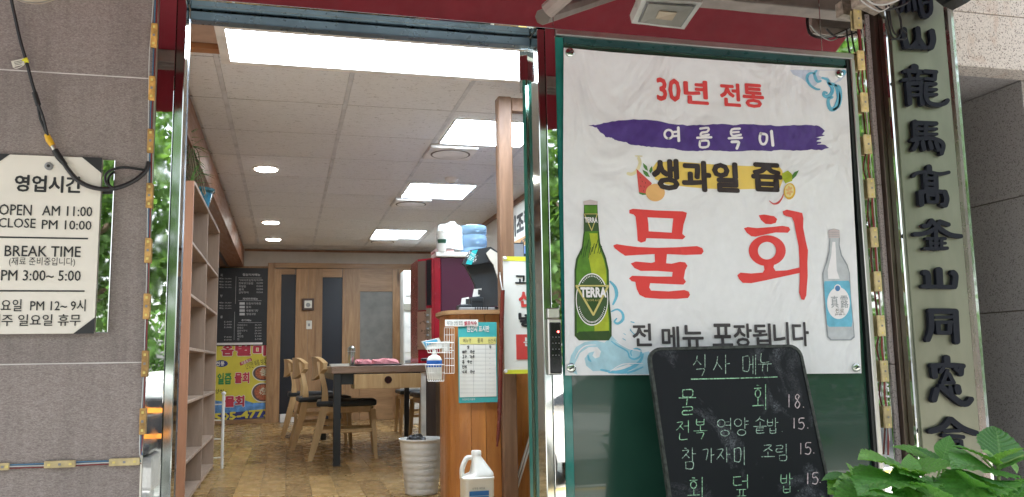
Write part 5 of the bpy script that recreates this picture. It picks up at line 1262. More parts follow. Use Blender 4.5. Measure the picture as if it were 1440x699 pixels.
for y0, x1 in ((333.5, 124), (409, 119)):
    a = HP.at(0, y0); c = HP.at(x1, y0); box('rule', (hx0+.03, c.x, YF-.0235, YF-.0222, a.z-.0025, a.z+.0025), M['ink'], hs_)
c0 = HP.at(69, 234); MB().tube([c0, c0+Vector((0, -.005, 0)), c0+Vector((0, -.008, 0))], [.013, .013, .008], 18).build('screw', M['grey'], hs_); MB().tube([c0+Vector((0, -.0075, 0)), c0+Vector((0, -.0095, 0))], .005, 10).build('screw_socket', M['ink'], hs_)
ms = thing('mirror_plate', 'narrow mirror finish strip along the right edge of the hours sign', 'plate', tuple(HP.at(148, 470)))
box('plate', (hx1+.002, HP.at(156.5, 345).x, YF-.020, YF-.0005, hz0+.002, hz1-.004), M['mirror'], ms, .002)
# round pale lamp base at the very top left
c0 = FP.at(45, -46, .03)
t_ = thing('round_wall_lamp', 'pale round lamp base cut by the top left corner of the view', 'lamp', tuple(c0))
b = MB(); b.tube([(c0.x, YF-.0005, c0.z), (c0.x, YF-.04, c0.z), (c0.x, YF-.06, c0.z)], [.118, .116, .06], 40); b.smooth = True; b.build('base', plain('lamp_cream', (.62, .52, .42), .4), t_)
MB().tube([(c0.x, YF-.012, c0.z), (c0.x, YF-.020, c0.z)], .1195, 40).build('ring', M['alu'], t_)

# =================================================================== CABLE, TAG, CONNECTORS
def fp(x, y, d=.03): return PY(YF-d).at(x, y)
cb_ = thing('black_cable', 'black cable with yellow joint hanging across the stone wall and hours sign', 'cable', tuple(fp(90, 232)))
cable('upper_wire', [fp(15, -6), fp(17, 5), fp(28, 55), fp(38, 90), fp(46, 120), fp(52, 138)], .0058, M['black_rubber'], cb_)
MB().tube([fp(48.5, 130), fp(54, 148)], [.0085, .0085], 12).build('splice_sleeve', M['black_rubber'], cb_)
cable('twin_wire', [fp(53, 146), fp(56, 165), fp(62, 180), fp(66, 190)], .0045, M['black_rubber'], cb_)
cable('twin_wire', [fp(54, 147, .035), fp(60, 163, .035), fp(64, 178, .035), fp(67, 191, .035)], .0045, M['black_rubber'], cb_)
b = MB().tube([fp(65.5, 189), fp(69, 197), fp(74, 205)], [.008, .011, .009], 14); b.smooth = True; b.build('yellow_joint', M['yellow'], cb_)
MB().tube([fp(73.5, 204), fp(78, 212)], .008, 12).build('grey_joint', M['alu'], cb_)
b = MB().tube([fp(77, 211), fp(83, 221), fp(92, 232)], [.0105, .011, .008], 12); b.smooth = True; b.build('plug', M['black_rubber'], cb_)
cable('lower_wire', [fp(90, 230, .04), fp(97, 240, .04), fp(110, 254, .045), fp(128, 263, .045), (fp(150, 266, .045)), fp(172, 262, .04), fp(192, 252, .03), fp(205, 240, .02), fp(209, 228, .012)], .0075, M['black_rubber'], cb_, 6, 8)
cable('loop_wire', [fp(160, 265, .05), fp(150, 258, .05), (fp(148, 248, .045)), fp(155, 240, .04), fp(172, 235.5, .035), fp(190, 237, .03), fp(207, 240, .015)], .0045, M['black_rubber'], cb_, 6, 8)
t_ = thing('paper_tag', 'small cream paper tag with yellow collar tied to the black cable', 'tag', tuple(fp(28, 90)))
MB().prism([fp(15.5, 86, .04), fp(33, 82, .04), fp(34.5, 90.5, .04), fp(18, 94.5, .04)], (0, .0015, 0)).build('tag', M['offwhite'], t_)
MB().tube([fp(32, 86, .032), fp(39.5, 84.5, .032)], .009, 12).build('collar', plain('tag_yellow', (.72, .68, .03), .5), t_)
cable('string', [fp(34, 91, .04), fp(28, 94.5, .042), fp(22, 96, .042), fp(18, 94, .042)], .0012, M['offwhite'], t_)
b = MB(); strokes2d(b, [([(20, 87.6), (31, 85.2)], .7), ([(20.5, 89.6), (31.5, 87.2)], .7), ([(21, 91.6), (30, 89.6)], .7)], PY(YF-.041), .0005); b.build('tag_print', M['ink'], t_)

# =================================================================== LED STRIPS
def led_strip(label, mods, wires, mt):
    a = mods[-1]; t_ = thing('led_strip', label, 'led strip', tuple(fp((a[0]+a[2])/2, a[3], .006)), 'strings of LED modules round the shopfront')
    for (x0, y0, x1, y1) in mods:
        p = PY(YF-.006); A = p.at(x0, (y0+y1)/2); B = p.at(x1, (y0+y1)/2); T_ = p.at((x0+x1)/2, y0); D_ = p.at((x0+x1)/2, y1)
        vert = (y1-y0) > (x1-x0)
        mo = box('led_module', (A.x, B.x, YF-.018, YF-.006, D_.z, T_.z), mt, t_, .002)
        cx, cz = (A.x+B.x)/2, (T_.z+D_.z)/2
        for k in (-.34, 0, .34):
            if vert: d = (cx-.0035, cx+.0035, YF-.0205, YF-.0183, cz+k*(T_.z-D_.z)-.004, cz+k*(T_.z-D_.z)+.004)
            else: d = (cx+k*(B.x-A.x)-.004, cx+k*(B.x-A.x)+.004, YF-.0205, YF-.0183, cz-.0035, cz+.0035)
            box('led_chip', d, M['led_dot'] if k else M['grey'], mo)
    for (pts, r_, m_) in wires: cable('wire', [fp(x, y, d) for x, y, d in pts], r_, m_, t_, 3, 5)
vm = [(212.5, 34, 221.5, 68), (209.5, 108, 218.5, 142), (207.5, 182, 216.5, 216), (206, 258, 215, 293), (204, 335, 213, 370), (202, 413, 211, 449), (199.5, 493, 208.5, 530), (196.5, 574, 205.5, 611)]
led_strip('vertical string of brass coloured LED modules on the left edge of the doorway', vm,
 [([(218.5, -8, .008), (216.5, 50, .004), (214, 125, .004), (211.5, 160, .010), (210.5, 235, .008), (209, 310, .009), (206.5, 395, .006), (204, 470, .009), (200.5, 550, .009), (198, 620, .008), (200, 640, .006)], .0022, M['wire_blue']),
  ([(221, -8, .008), (219, 50, .004), (216.5, 125, .004), (213.5, 160, .009), (213, 235, .008), (211, 310, .010), (208.5, 395, .008), (206, 470, .009), (203, 550, .007), (200, 620, .008), (197, 645, .006)], .0022, M['wire_red']),
  ([(216, -8, .010), (212, 50, .004), (209.5, 90, .011), (208, 235, .010), (206, 390, .011), (201, 540, .012), (196, 625, .01), (199, 648, .008)], .0016, M['wire_white'])], M['led_board'])
hm = [(-4, 651, 14, 661), (63, 647.5, 107, 657.5), (154, 644, 197, 654.5)]
led_strip('horizontal string of LED modules along the bottom of the stone wall', hm,
 [([(-20, 655, .008), (40, 653, .009), (85, 651, .004), (130, 649, .010), (175, 648, .004), (199, 648, .006)], .0026, M['wire_blue']),
  ([(-20, 657, .008), (40, 655.5, .009), (85, 654, .004), (130, 651.5, .009), (175, 650, .004), (199, 651, .006)], .0022, M['wire_white']),
  ([(-20, 659.5, .008), (40, 657.5, .010), (85, 656, .004), (130, 653.5, .010), (175, 652, .004), (199, 652, .006)], .0020, M['wire_red'])], M['led_cream'])
rmods = [(1200, 14, 1210, 41), (1205, 72, 1214, 99), (1209.5, 131, 1219, 158), (1214, 190, 1223.5, 217), (1219, 251, 1228, 279), (1223.5, 320, 1232.5, 348), (1228.5, 382, 1237.5, 410), (1233, 443.5, 1242.5, 473), (1237.5, 507, 1247, 537), (1241.5, 571, 1251.5, 602)]
led_strip('vertical string of LED modules on the edge of the granite pilaster', rmods,
 [([(1196, -20, .01), (1207, 30, .006), (1212, 85, .006), (1213, 115, .012), (1217, 145, .006), (1222, 205, .006), (1221, 235, .012), (1226, 265, .006), (1227, 300, .012), (1231, 335, .006), (1232, 365, .012), (1240, 460, .006), (1240, 490, .012), (1244, 520, .006), (1244, 555, .012), (1249, 590, .006), (1249, 640, .01)], .004, M['wire_red']),
  ([(1200, -20, .01), (1210, 30, .006), (1214, 55, .012), (1216, 110, .012), (1220, 175, .012), (1225, 235, .012), (1230, 300, .012), (1234, 365, .011), (1238, 428, .012), (1243, 490, .012), (1247, 555, .012), (1251, 620, .011)], .0018, M['wire_white'])], M['led_cream'])

# =================================================================== VERTICAL STEEL SIGN
YS = YF-.075
SPn = PY(YS)
vs_ = thing('vertical_sign', 'tall brushed steel sign with raised black brush style characters', 'sign', (2.75, YF, GZ))
vx0 = SPn.at(1275, 330).x; vx1 = SPn.at(1354, 330).x
z_hi, z_lo = 2.75, GZ+.55
box('plate', (vx0, vx1, YS, YS+.012, z_lo, z_hi), M['sign_steel'], vs_, .001)
MB().prism([(vx0-.001, YS+.010, z_lo), (vx0-.022, YS+.006, z_lo), (vx0-.024, YF+.05, z_lo), (vx0-.001, YF+.05, z_lo)], (0, 0, z_hi-z_lo)).build('mirror_edge', M['mirror_side'], vs_)
MB().prism([(vx1+.001, YS+.001, z_lo), (vx1+.014, YS-.006, z_lo), (vx1+.030, YS-.006, z_lo), (vx1+.036, YS+.01, z_lo), (vx1+.036, YF+.05, z_lo), (vx1+.001, YF+.05, z_lo)], (0, 0, z_hi-z_lo)).build('frame_edge', M['bronze'] if False else steel('sign_frame', (.34, .29, .27), .25, .03, 3, .2), vs_)
box('mirror_edge', (vx1+.037, vx1+.062, YS+.012, YF+.05, z_lo, z_hi), M['mirror_side'], vs_, .001)
def sign_char(lst, tf):
    b = MB(); strokes2d(b, [(p_, w_*1.13) for p_, w_ in lst], SPn, .016, tf, thick=.015, step=.00035, sm=4)
    b.build('raised_character', M['sign_black'], vs_)
A_ = (1255, 80, 4.993); B_t = (1260, 220, 5.38); C_t = (1275, 360, 4.99); D_t = (1290, 490, 4.99); E_t = (1250, 0, 6.99)
sign_char([([(150,10),(128,105)],32),([(195,10),(198,98)],32),([(248,10),(262,92)],32),([(300,-30),(318,60),(340,140),(385,158)],36),([(345,155),(400,140),(418,90),(416,20)],34),([(332,35),(370,20),(410,22)],24),([(130,-20),(250,-30),(400,-25),(418,15)],30),([(165,-120),(165,-20)],30),([(165,-110),(330,-115)],26),([(165,-70),(320,-70)],20)], E_t)
sign_char([([(150,290),(160,380),(180,455)],52),([(285,278),(292,390),(235,460)],46),([(295,380),(350,465)],46),([(425,305),(438,390),(418,465)],52),([(165,460),(425,468)],30)], E_t)
sign_char([([(150,68),(166,74)],40),([(88,100),(120,96),(215,104)],26),([(75,162),(140,154),(222,154)],22),([(112,100),(126,158)],22),([(188,105),(172,158)],22),([(112,186),(205,184)],24),([(112,184),(120,260),(124,328)],30),([(205,184),(212,328)],32),([(120,226),(205,224)],20),([(120,266),(205,266)],20),
 ([(228,100),(310,106)],26),([(302,108),(298,160)],26),([(234,152),(300,158)],20),([(240,190),(306,190)],24),([(238,188),(234,262)],26),([(240,228),(310,230)],22),([(240,264),(312,264)],22),([(234,262),(256,318),(320,336),(372,325),(390,303)],26)], A_)
sign_char([([(160,456),(166,578)],34),([(162,462),(310,468)],28),([(170,504),(312,506)],20),([(170,540),(314,542)],20),([(236,470),(236,562)],26),([(138,584),(200,574),(280,572),(340,592),(360,625),(346,680)],26),([(175,602),(152,648)],28),([(214,600),(224,648)],27),([(264,598),(276,642)],26),([(306,598),(326,652)],26)], A_)
sign_char([([(252,78),(254,104)],38),([(135,148),(165,124),(250,118),(330,132),(402,120)],24),([(222,138),(228,242)],32),([(302,142),(306,242)],34),([(225,164),(305,166)],22),([(225,206),(305,208)],24),([(225,244),(305,246)],24),([(182,268),(270,262),(365,268)],28),([(190,268),(196,362)],36),([(370,268),(386,320),(374,370)],36),([(238,290),(318,292)],22),([(240,290),(246,342)],24),([(315,292),(311,344)],26),([(246,344),(312,344)],20),([(345,362),(374,374)],22)], B_t)
sign_char([([(272,482),(246,524),(210,524)],28),([(332,492),(400,516)],30),([(272,486),(330,540),(410,590),(494,604)],30),([(332,498),(300,545),(220,582),(146,588)],30),([(235,622),(375,622)],22),([(262,658),(376,656)],20),([(218,698),(390,694)],24),([(304,560),(305,700)],28),([(262,625),(266,695)],22),([(348,625),(346,690)],22)], B_t)
sign_char([([(128,115),(150,130),(156,214)],36),([(230,98),(236,210)],42),([(325,115),(345,140),(338,212)],36),([(115,214),(342,218)],26)], C_t)
sign_char([([(172,390),(176,490),(165,550),(150,588)],34),([(165,386),(345,388)],34),([(345,390),(350,500),(356,602)],38),([(205,430),(318,428)],20),([(212,466),(318,464)],22),([(222,468),(226,536)],30),([(306,465),(302,538)],30),([(224,538),(302,540)],24)], C_t)
sign_char([([(210,66),(212,102)],40),([(105,122),(215,118),(325,124)],32),([(118,125),(126,196)],38),([(312,124),(308,180)],34),([(268,140),(290,160)],20),([(184,138),(166,165)],24),([(214,155),(190,220),(178,238)],24),([(180,242),(260,240)],22),([(224,178),(256,238)],24),([(138,292),(120,362)],38),([(168,266),(240,330),(310,384),(352,388),(380,356)],36),([(232,272),(242,320)],24),([(284,270),(292,306)],40)], D_t)
sign_char([([(232,498),(180,556),(96,582)],36),([(238,498),(320,560),(416,596)],36),([(190,582),(300,578)],22),([(185,612),(325,622)],26),([(200,650),(310,650)],20),([(195,690),(320,695)],24),([(200,650),(200,695)],24),([(310,650),(312,695)],24)], D_t)
# cables and bracket over the pilaster
tc_ = thing('cable_bundle', 'tangled black cables looping from the bracket over the steel sign', 'cables', tuple(fp(1262, 50)))
D0 = .12
for k, pts in enumerate(([(1246, 8), (1249, 30), (1254, 50), (1262, 54), (1268, 40), (1262, 14), (1256, 8)], [(1256, 8), (1266, 24), (1268, 40), (1275, 48), (1272, 55), (1258, 55), (1252, 56)], [(1250, 6), (1252, 26), (1256, 44), (1262, 50)], [(1225, 2), (1240, 14), (1256, 12), (1276, 4), (1282, -8)], [(1205, -8), (1215, 4), (1236, 16), (1250, 10)], [(1215, -4), (1230, 6), (1250, 5), (1275, -6)])):
    cable('cable', [fp(x, y, D0+.012*k) for x, y in pts], .004 if k != 4 else .003, M['black_rubber'] if k < 4 else M['wire_white'], tc_, 5, 6)
bk_ = thing('cream_bracket', 'weathered cream metal bracket above the granite pilaster', 'bracket', tuple(fp(1225, 5, .08)))
MB().prism([fp(*p, .08) for p in ((1206, -14), (1286, -14), (1284, -6), (1262, 2), (1240, 16), (1222, 8), (1208, 6))], (0, .05, 0)).build('plate', plain('bracket_cream', (.42, .35, .29), .6, var=.3, vs=30), bk_)
t_ = thing('canopy_corner', 'black pointed canopy corner poking in above the steel sign', 'canopy', tuple(fp(1360, 10, .25)))
MB().prism([fp(*p, .25) for p in ((1322, -22), (1392, -22), (1378, -9), (1360, 4), (1344, -3))], (0, .08, 0)).build('edge', M['black'], t_)

# =================================================================== NEIGHBOURING GRANITE BUILDING (right)
nb_ = thing('granite_building', 'speckled granite building with deep recess right of the steel sign', 'building', (3.6, YF+1, GZ))
fz = FP.at(1400, 96).z
jz_ = FP.at(1400, 21).z
box('lintel_block', (2.85, 4.6, YF-.001, YF+.12, fz, jz_-.002), M['granite_light'], nb_, .002)
box('lintel_block', (2.85, 4.6, YF-.001, YF+.12, jz_+.002, 2.95), M['granite_light'], nb_, .002)
W0 = PZ(fz).at(1440, 112); cX = W0.x
box('soffit', (2.7, cX+.3, YF+.121, 7.5, fz+.004, fz+.10), M['granite_dark'], nb_)
for z0, z1 in ((GZ, aX(1420, 438, cX).z), (aX(1420, 438, cX).z, aX(1405, 283, cX).z), (aX(1405, 283, cX).z, fz+.003)):
    box('wall_slab', (cX, cX+.2, YF+.125, 7.5, z0+.003, z1-.003), M['granite_dark'], nb_, .001)
box('wall_joint', (cX+.006, cX+.19, YF+.13, 7.5, GZ, fz), M['seam'], nb_)
box('recess_end', (2.45, cX-.002, 7.4, 7.6, GZ, fz), M['granite_dark'], nb_)
box('front_wall', (cX+.201, 9, YF+.1, YF+.3, GZ, fz), M['granite_dark'], nb_)

# =================================================================== CHALKBOARD
Zc = .795
top_l = PY(2.95).at(912, 491); top_r = PY(2.95).at(1124, 489)
ez = (Vector((0, 2.95, .79))-Vector((0, 2.82, .30))).normalized()
xdir = Vector((top_r.x-top_l.x, 0, 0)).normalized()
xdir = (xdir + Vector((0, .0, .008))).normalized()
CBn = Plane(top_l, xdir, ez)
W_cb = (top_r-top_l).length; H_cb = 1.12
cbd = thing('chalkboard', 'black chalkboard menu leaning before the window with handwritten chalk prices', 'chalkboard', (1.6, 2.6, GZ))
mt, t, bb = newmat('chalk_black')
v = coords(t); a_ = noise(t, v, 3.4, 5, .62, .9); c_ = noise(t, v, 70, 6, .8, 2.0); sm_ = N(t, 'ShaderNodeMath', operation='MULTIPLY'); t.links.new(ramp(t, a_, [(.57, 0.0), (.70, 1.0)]), sm_.inputs[0]); t.links.new(ramp(t, c_, [(.44, .02), (.66, .7)]), sm_.inputs[1])
t.links.new(mixcol(t, sm_.outputs[0], (.006, .007, .010), (.30, .32, .36)), bb.inputs['Base Color']); bb.inputs['Roughness'].default_value = .42; bb.inputs['Specular IOR Level'].default_value = .22; M['chalk_black'] = mt  # pale patches: chalk smudges and mottled highlights, both put into the colour
def rr(w_, h_, r_, n=6, off=0):
    P = []
    for (cx, cz, a0) in ((w_-r_, -r_, 0), (r_, -r_, 90), (r_, -h_+r_, 180), (w_-r_, -h_+r_, 270)):
        for k in range(n+1): a = math.radians(a0+90*k/n); P.append((cx+(r_+off)*math.cos(a), cz+(r_+off)*math.sin(a)))
    return P
def cbp(x, z, o=0): return CBn.p0 + CBn.ex*x + CBn.ez*z + CBn.n*o
P = rr(W_cb, H_cb, .045)
MB().prism([cbp(x, z) for x, z in P], CBn.n*-.012).build('writing_panel', M['chalk_black'], cbd)
b = MB(); Pi = rr(W_cb, H_cb, .045, off=-.006); Po = rr(W_cb, H_cb, .045, off=.005); n = len(Pi)
i0 = 0
for k in range(n):
    kk = (k+1) % n
    for (a, c) in (((Pi[k], .0005), (Po[k], .0005)),): pass
b.v = [cbp(x, z, .0035) for x, z in Pi]+[cbp(x, z, .0035) for x, z in Po]+[cbp(x, z, -.016) for x, z in Po]+[cbp(x, z, .0004) for x, z in Pi]
for k in range(n):
    kk = (k+1) % n
    b.f += [(k, kk, n+kk, n+k), (n+k, n+kk, 2*n+kk, 2*n+k), (kk, k, 3*n+k, 3*n+kk)]
b.build('rim', plain('chalk_rim', (.03, .035, .03), .45, var=.5, vs=60), cbd)
M['chalk_g'] = plain('chalk_green', (.30, .55, .36), .9, var=.45, vs=140); M['chalk_gd'] = plain('chalk_pale_green', (.34, .48, .40), .9, var=.5, vs=150); M['chalk_p'] = plain('chalk_pink_white', (.55, .46, .48), .9, var=.3, vs=150); M['chalk_w'] = plain('chalk_white', (.62, .64, .62), .9, var=.3, vs=150)
TCB = (900, 480, 3.193)
def cw(items, mt, wd):
    for ch, x0, y0, x1, y1 in items:
        b = MB(); S = handstrokes(ch, x0, y0, x1, y1, wd); strokes2d(b, S, CBn, .0012, TCB, sm=4, jit=.25, taper=.15)
        b.build('chalk_character', mt, cbd)
cw([('식', 240, 58, 305, 155), ('사', 330, 62, 402, 145), ('메', 460, 62, 520, 150), ('뉴', 532, 55, 590, 148)], M['chalk_gd'], 3.6)
b = MB(); strokes2d(b, [([(230, 170), (420, 166), (616, 160)], 4.5)], CBn, .0012, TCB, jit=.2); b.build('chalk_underline', M['chalk_g'], cbd)
cw([('물', 175, 218, 250, 330), ('회', 506, 200, 572, 305)], M['chalk_g'], 4.6)
cw([('전', 165, 355, 222, 442), ('복', 242, 350, 300, 438)], M['chalk_g'], 3.8)
cw([('영', 348, 345, 412, 425), ('양', 424, 342, 486, 422), ('솥', 510, 338, 568, 412), ('밥', 572, 345, 620, 412), ('.', 632, 380, 652, 405)], M['chalk_gd'], 3.6)
cw([('참', 190, 478, 250, 572), ('가', 282, 480, 332, 545), ('자', 345, 478, 404, 542), ('미', 422, 475, 480, 555), ('조', 545, 465, 604, 528), ('림', 612, 462, 668, 535), ('.', 672, 498, 690, 520)], M['chalk_gd'], 3.8)
cw([('회', 215, 615, 288, 705), ('덮', 420, 600, 488, 695), ('밥', 632, 592, 685, 678), ('.', 705, 640, 722, 672)], M['chalk_g'], 4.2)
cw([('1', 648, 240, 690, 295), ('8', 692, 238, 722, 300), ('.', 728, 270, 748, 296), ('1', 676, 345, 708, 390), ('5', 708, 345, 742, 395), ('.', 748, 365, 765, 390), ('1', 706, 458, 738, 506), ('5', 738, 455, 772, 508), ('.', 775, 478, 792, 502), ('1', 738, 592, 768, 640), ('5', 770, 590, 804, 642), ('.', 804, 612, 820, 634)], M['chalk_p'], 4.6)
# rear prop legs and bottom ledge
for xk in (.05, W_cb-.05):
    b = MB().tube([cbp(xk, -.25, -.02), cbp(xk, -.25, -.02)+Vector((0, .10, -(cbp(xk, -.25).z-GZ)+.0))], .012, 8); b.build('leg', M['black'], cbd)
    MB().tube([cbp(xk, -H_cb+.01, -.008), Vector((cbp(xk, -H_cb).x, cbp(xk, -H_cb).y-.03, GZ))], .012, 8).build('leg', M['black'], cbd)
box('cross_bar', (cbp(.05, 0).x, cbp(W_cb-.05, 0).x, 2.93, 2.945, -.2, -.17), M['black'], cbd)

# =================================================================== HYDRANGEA
mt, t, bb = newmat('hydrangea_leaf')
uv = t.nodes.new('ShaderNodeUVMap'); sx = t.nodes.new('ShaderNodeSeparateXYZ'); t.links.new(uv.outputs[0], sx.inputs[0])
def mth(op, a, b_=None):
    n = N(t, 'ShaderNodeMath', operation=op)
    for i, v_ in enumerate((a, b_)):
        if v_ is None: continue
        if isinstance(v_, (int, float)): n.inputs[i].default_value = v_
        else: t.links.new(v_, n.inputs[i])
    return n.outputs[0]
ua = mth('ABSOLUTE', mth('SUBTRACT', mth('MULTIPLY', sx.outputs[0], 2), 1))
ph = mth('FRACT', mth('SUBTRACT', mth('MULTIPLY', sx.outputs[1], 8.5), mth('MULTIPLY', ua, 2.3)))
vein = mth('MINIMUM', ph, mth('SUBTRACT', 1, ph))
side = ramp(t, vein, [(.02, 1.0), (.11, 0.0)]); mid = ramp(t, ua, [(.02, 1.0), (.07, 0.0)])
vm_ = mth('MAXIMUM', side, mid)
oi = t.nodes.new('ShaderNodeObjectInfo')
basec = ramp(t, oi.outputs['Random'], [(0, (.07, .22, .06)), (.5, (.13, .34, .08)), (1, (.23, .47, .11))])
ns = noise(t, coords(t, rand=True), 40, 4)
basec = mixcol(t, 1.0, basec, ramp(t, ns, [(.3, .75), (.7, 1.15)]), 'MULTIPLY')
t.links.new(mixcol(t, mth('MULTIPLY', vm_, .7), basec, (.26, .46, .16)), bb.inputs['Base Color'])
bb.inputs['Roughness'].default_value = .42; bb.inputs['Subsurface Weight'].default_value = .0
trn = t.nodes.new('ShaderNodeBsdfTranslucent'); t.links.new(mixcol(t, 1.0, basec, (1.6, 1.7, .6), 'MULTIPLY'), trn.inputs[0]); mxs = t.nodes.new('ShaderNodeMixShader'); mxs.inputs[0].default_value = .36
out = t.nodes['Material Output']; t.links.new(bb.outputs[0], mxs.inputs[1]); t.links.new(trn.outputs[0], mxs.inputs[2]); t.links.new(mxs.outputs[0], out.inputs[0])
bump(t, bb, ns, .15, .002); M['leaf'] = mt
M['stem'] = plain('hydrangea_stem', (.16, .30, .06), .5)
def leafmesh(seed, L, Wd, curl):
    rnd = random.Random(seed); nu, nv = 16, 68; V = []; UVs = []; Fc = []
    for j in range(nv+1):
        s = j/nv
        w0 = (math.sin(math.pi*min(1, s**.72))**.85)*(1-.25*s)
        w0 = max(w0, .004)
        ser = 1+.11*((s*17) % 1.0)*(1 if .06 < s < .95 else 0)
        for i in range(nu+1):
            u = -1+2*i/nu; au = abs(u)
            x = u*w0*Wd*.5*(ser if au > .85 else 1)
            y = s*L - au*au*.03*L*(1-s)
            phz = (s*8.5-au*2.3) % 1.0; q = .0055*math.sin(math.pi*phz)*(1-au*.3)*min(1, 6*s*(1-s))*L/.12
            z = .20*au*w0*Wd*.5 + q - curl*L*s*s + .012*L*math.sin(s*9+rnd.random()*.2)*au
            V.append((x, y, z)); UVs.append((i/nu, s))
    for j in range(nv):
        for i in range(nu): a = j*(nu+1)+i; Fc.append((a, a+1, a+nu+2, a+nu+1))
    me = bpy.data.meshes.new('leaf'); me.from_pydata(V, [], Fc); ul = me.uv_layers.new(name='UVMap')
    for p in me.polygons:
        p.use_smooth = True
        for li in p.loop_indices: ul.data[li].uv = UVs[me.loops[li].vertex_index]
    me.materials.append(M['leaf']); return me
LM = [leafmesh(i, 1.0, w_, c_) for i, (w_, c_) in enumerate(((.66, .18), (.74, .10), (.60, .28), (.78, .22)))]
hy = thing('hydrangea', 'leafy green hydrangea bush with serrated leaves below the steel sign', 'plant', (2.0, 2.3, GZ))
def leaf(bpx, tpx, Yb, Yt, roll, k, wide=1.0):
    b0 = aY(*bpx, Yb); t0 = aY(*tpx, Yt); d = t0-b0; L = d.length; yv = d.normalized()
    n0 = Vector((0, -.55, .85)); n0 = (n0-yv*n0.dot(yv)).normalized(); xv = yv.cross(n0).normalized()
    xr = xv*math.cos(roll)+n0*math.sin(roll); zr_ = xr.cross(yv)
    o = bpy.data.objects.new('leaf', LM[k]); COL.objects.link(o); o.parent = hy
    mw = Matrix((xr*wide*L, yv*L, zr_*L)).transposed().to_4x4(); mw.translation = b0-LOC[hy.name]; o.matrix_local = mw
    return b0
LV = [ # base px, tip px, depths, roll, mesh, width
 ((1273, 668), (1216, 627), 2.32, 2.22, -.3, 0, 1.1), ((1281, 664), (1345, 648), 2.30, 2.22, .2, 1, 1.15), ((1281, 667), (1281, 636), 2.28, 2.30, 0, 3, 1.2), ((1284, 672), (1271, 690), 2.30, 2.12, 0, 2, .8), ((1284, 684), (1212, 664), 2.3, 2.15, -.4, 0, 1.2), ((1282, 690), (1345, 700), 2.28, 2.1, .3, 3, 1.0), ((1284, 668), (1268, 662), 2.26, 2.2, 0, 1, 1.4), ((1284, 668), (1297, 660), 2.26, 2.2, 0, 1, 1.4),
 ((1326, 645), (1336, 612), 2.46, 2.46, 0, 1, 1.25), ((1326, 650), (1375, 640), 2.46, 2.40, .3, 2, 1.0), ((1322, 650), (1288, 625), 2.46, 2.5, -.2, 0, 1.0), ((1320, 655), (1262, 618), 2.5, 2.55, -.2, 3, 1.0),
 ((1405, 650), (1404, 590), 2.28, 2.36, 0, 3, 1.1), ((1400, 655), (1344, 617), 2.28, 2.30, -.5, 0, .9), ((1404, 648), (1440, 626), 2.25, 2.16, .2, 1, .9), ((1402, 650), (1390, 628), 2.24, 2.2, 0, 2, 1.0), ((1405, 662), (1446, 640), 2.28, 2.22, .5, 1, 1.1), ((1400, 664), (1342, 648), 2.3, 2.2, -.2, 1, 1.1), ((1398, 676), (1432, 690), 2.22, 2.1, 0, 1, 1.5), ((1400, 680), (1330, 690), 2.25, 2.12, -.4, 3, .9),
 ((1204, 678), (1192, 650), 2.5, 2.5, -.2, 1, 1.2), ((1204, 676), (1240, 655), 2.5, 2.46, .2, 0, 1.0), ((1202, 680), (1164, 658), 2.5, 2.44, -.3, 2, .9), ((1200, 690), (1168, 688), 2.5, 2.4, 0, 1, 1.0), ((1204, 684), (1248, 700), 2.46, 2.4, .3, 3, 1.0), ((1205, 674), (1212, 652), 2.52, 2.55, .2, 1, 1.1),
 ((1370, 690), (1372, 662), 2.2, 2.1, 0, 0, 1.3), ((1376, 700), (1320, 668), 2.35, 2.3, -.2, 3, 1.0), ((1250, 700), (1215, 676), 2.25, 2.1, -.2, 0, 1.1), ((1300, 705), (1330, 684), 2.2, 2.05, .2, 1, 1.1), ((1340, 700), (1300, 680), 2.4, 2.3, 0, 2, 1.2), ((1420, 704), (1444, 672), 2.3, 2.2, .1, 0, 1.0), ((1240, 710), (1180, 695), 2.35, 2.25, 0, 3, 1.0), ((1360, 655), (1330, 628), 2.7, 2.7, -.3, 0, 1.0), ((1395, 710), (1400, 682), 2.18, 2.1, .1, 3, 1.1),
 ((1262, 662), (1250, 640), 2.6, 2.62, -.2, 3, 1.2), ((1300, 662), (1322, 640), 2.65, 2.62, .2, 3, 1.2), ((1430, 665), (1420, 640), 2.5, 2.5, 0, 2, 1.2)]
for bp0, tp0, yb_, yt_, rl, kk, wd in LV: leaf(bp0, tp0, yb_, yt_, rl, kk, wd)
rl_ = random.Random(12)
for i in range(30):   # lower leaves, mostly below the frame
    x = rl_.uniform(1170, 1470); y = rl_.uniform(700, 790); a0 = rl_.uniform(-2.8, -.3); Y = rl_.uniform(2.15, 2.7); L = rl_.uniform(45, 70)
    leaf((x, y), (x+L*math.cos(a0), y+L*.8*math.sin(a0)), Y, Y-rl_.uniform(0, .12), rl_.uniform(-.5, .5), rl_.randrange(4), 1.0)
for (px_, py_0, Y) in ((1284, 666, 2.30), (1326, 648, 2.47), (1403, 650, 2.27), (1204, 676, 2.50), (1372, 690, 2.25), (1250, 700, 2.3)):
    p = aY(px_, py_0, Y); cable('stem', [p, p+Vector((.004, .01, -.12)), p+Vector((.03, .06, -.5)), Vector((p.x*.5+1.0, p.y+.08, GZ))], .0052, M['stem'], hy, 5, 7)
for a, c, Y0, Y1 in (((1326, 648), (1318, 672), 2.46, 2.44), ((1404, 655), (1440, 640), 2.27, 2.25), ((1400, 662), (1382, 644), 2.27, 2.28)):
    cable('leaf_stalk', [aY(*a, Y0), aY(*c, Y1)], .0035, M['stem'], hy, 3, 6)

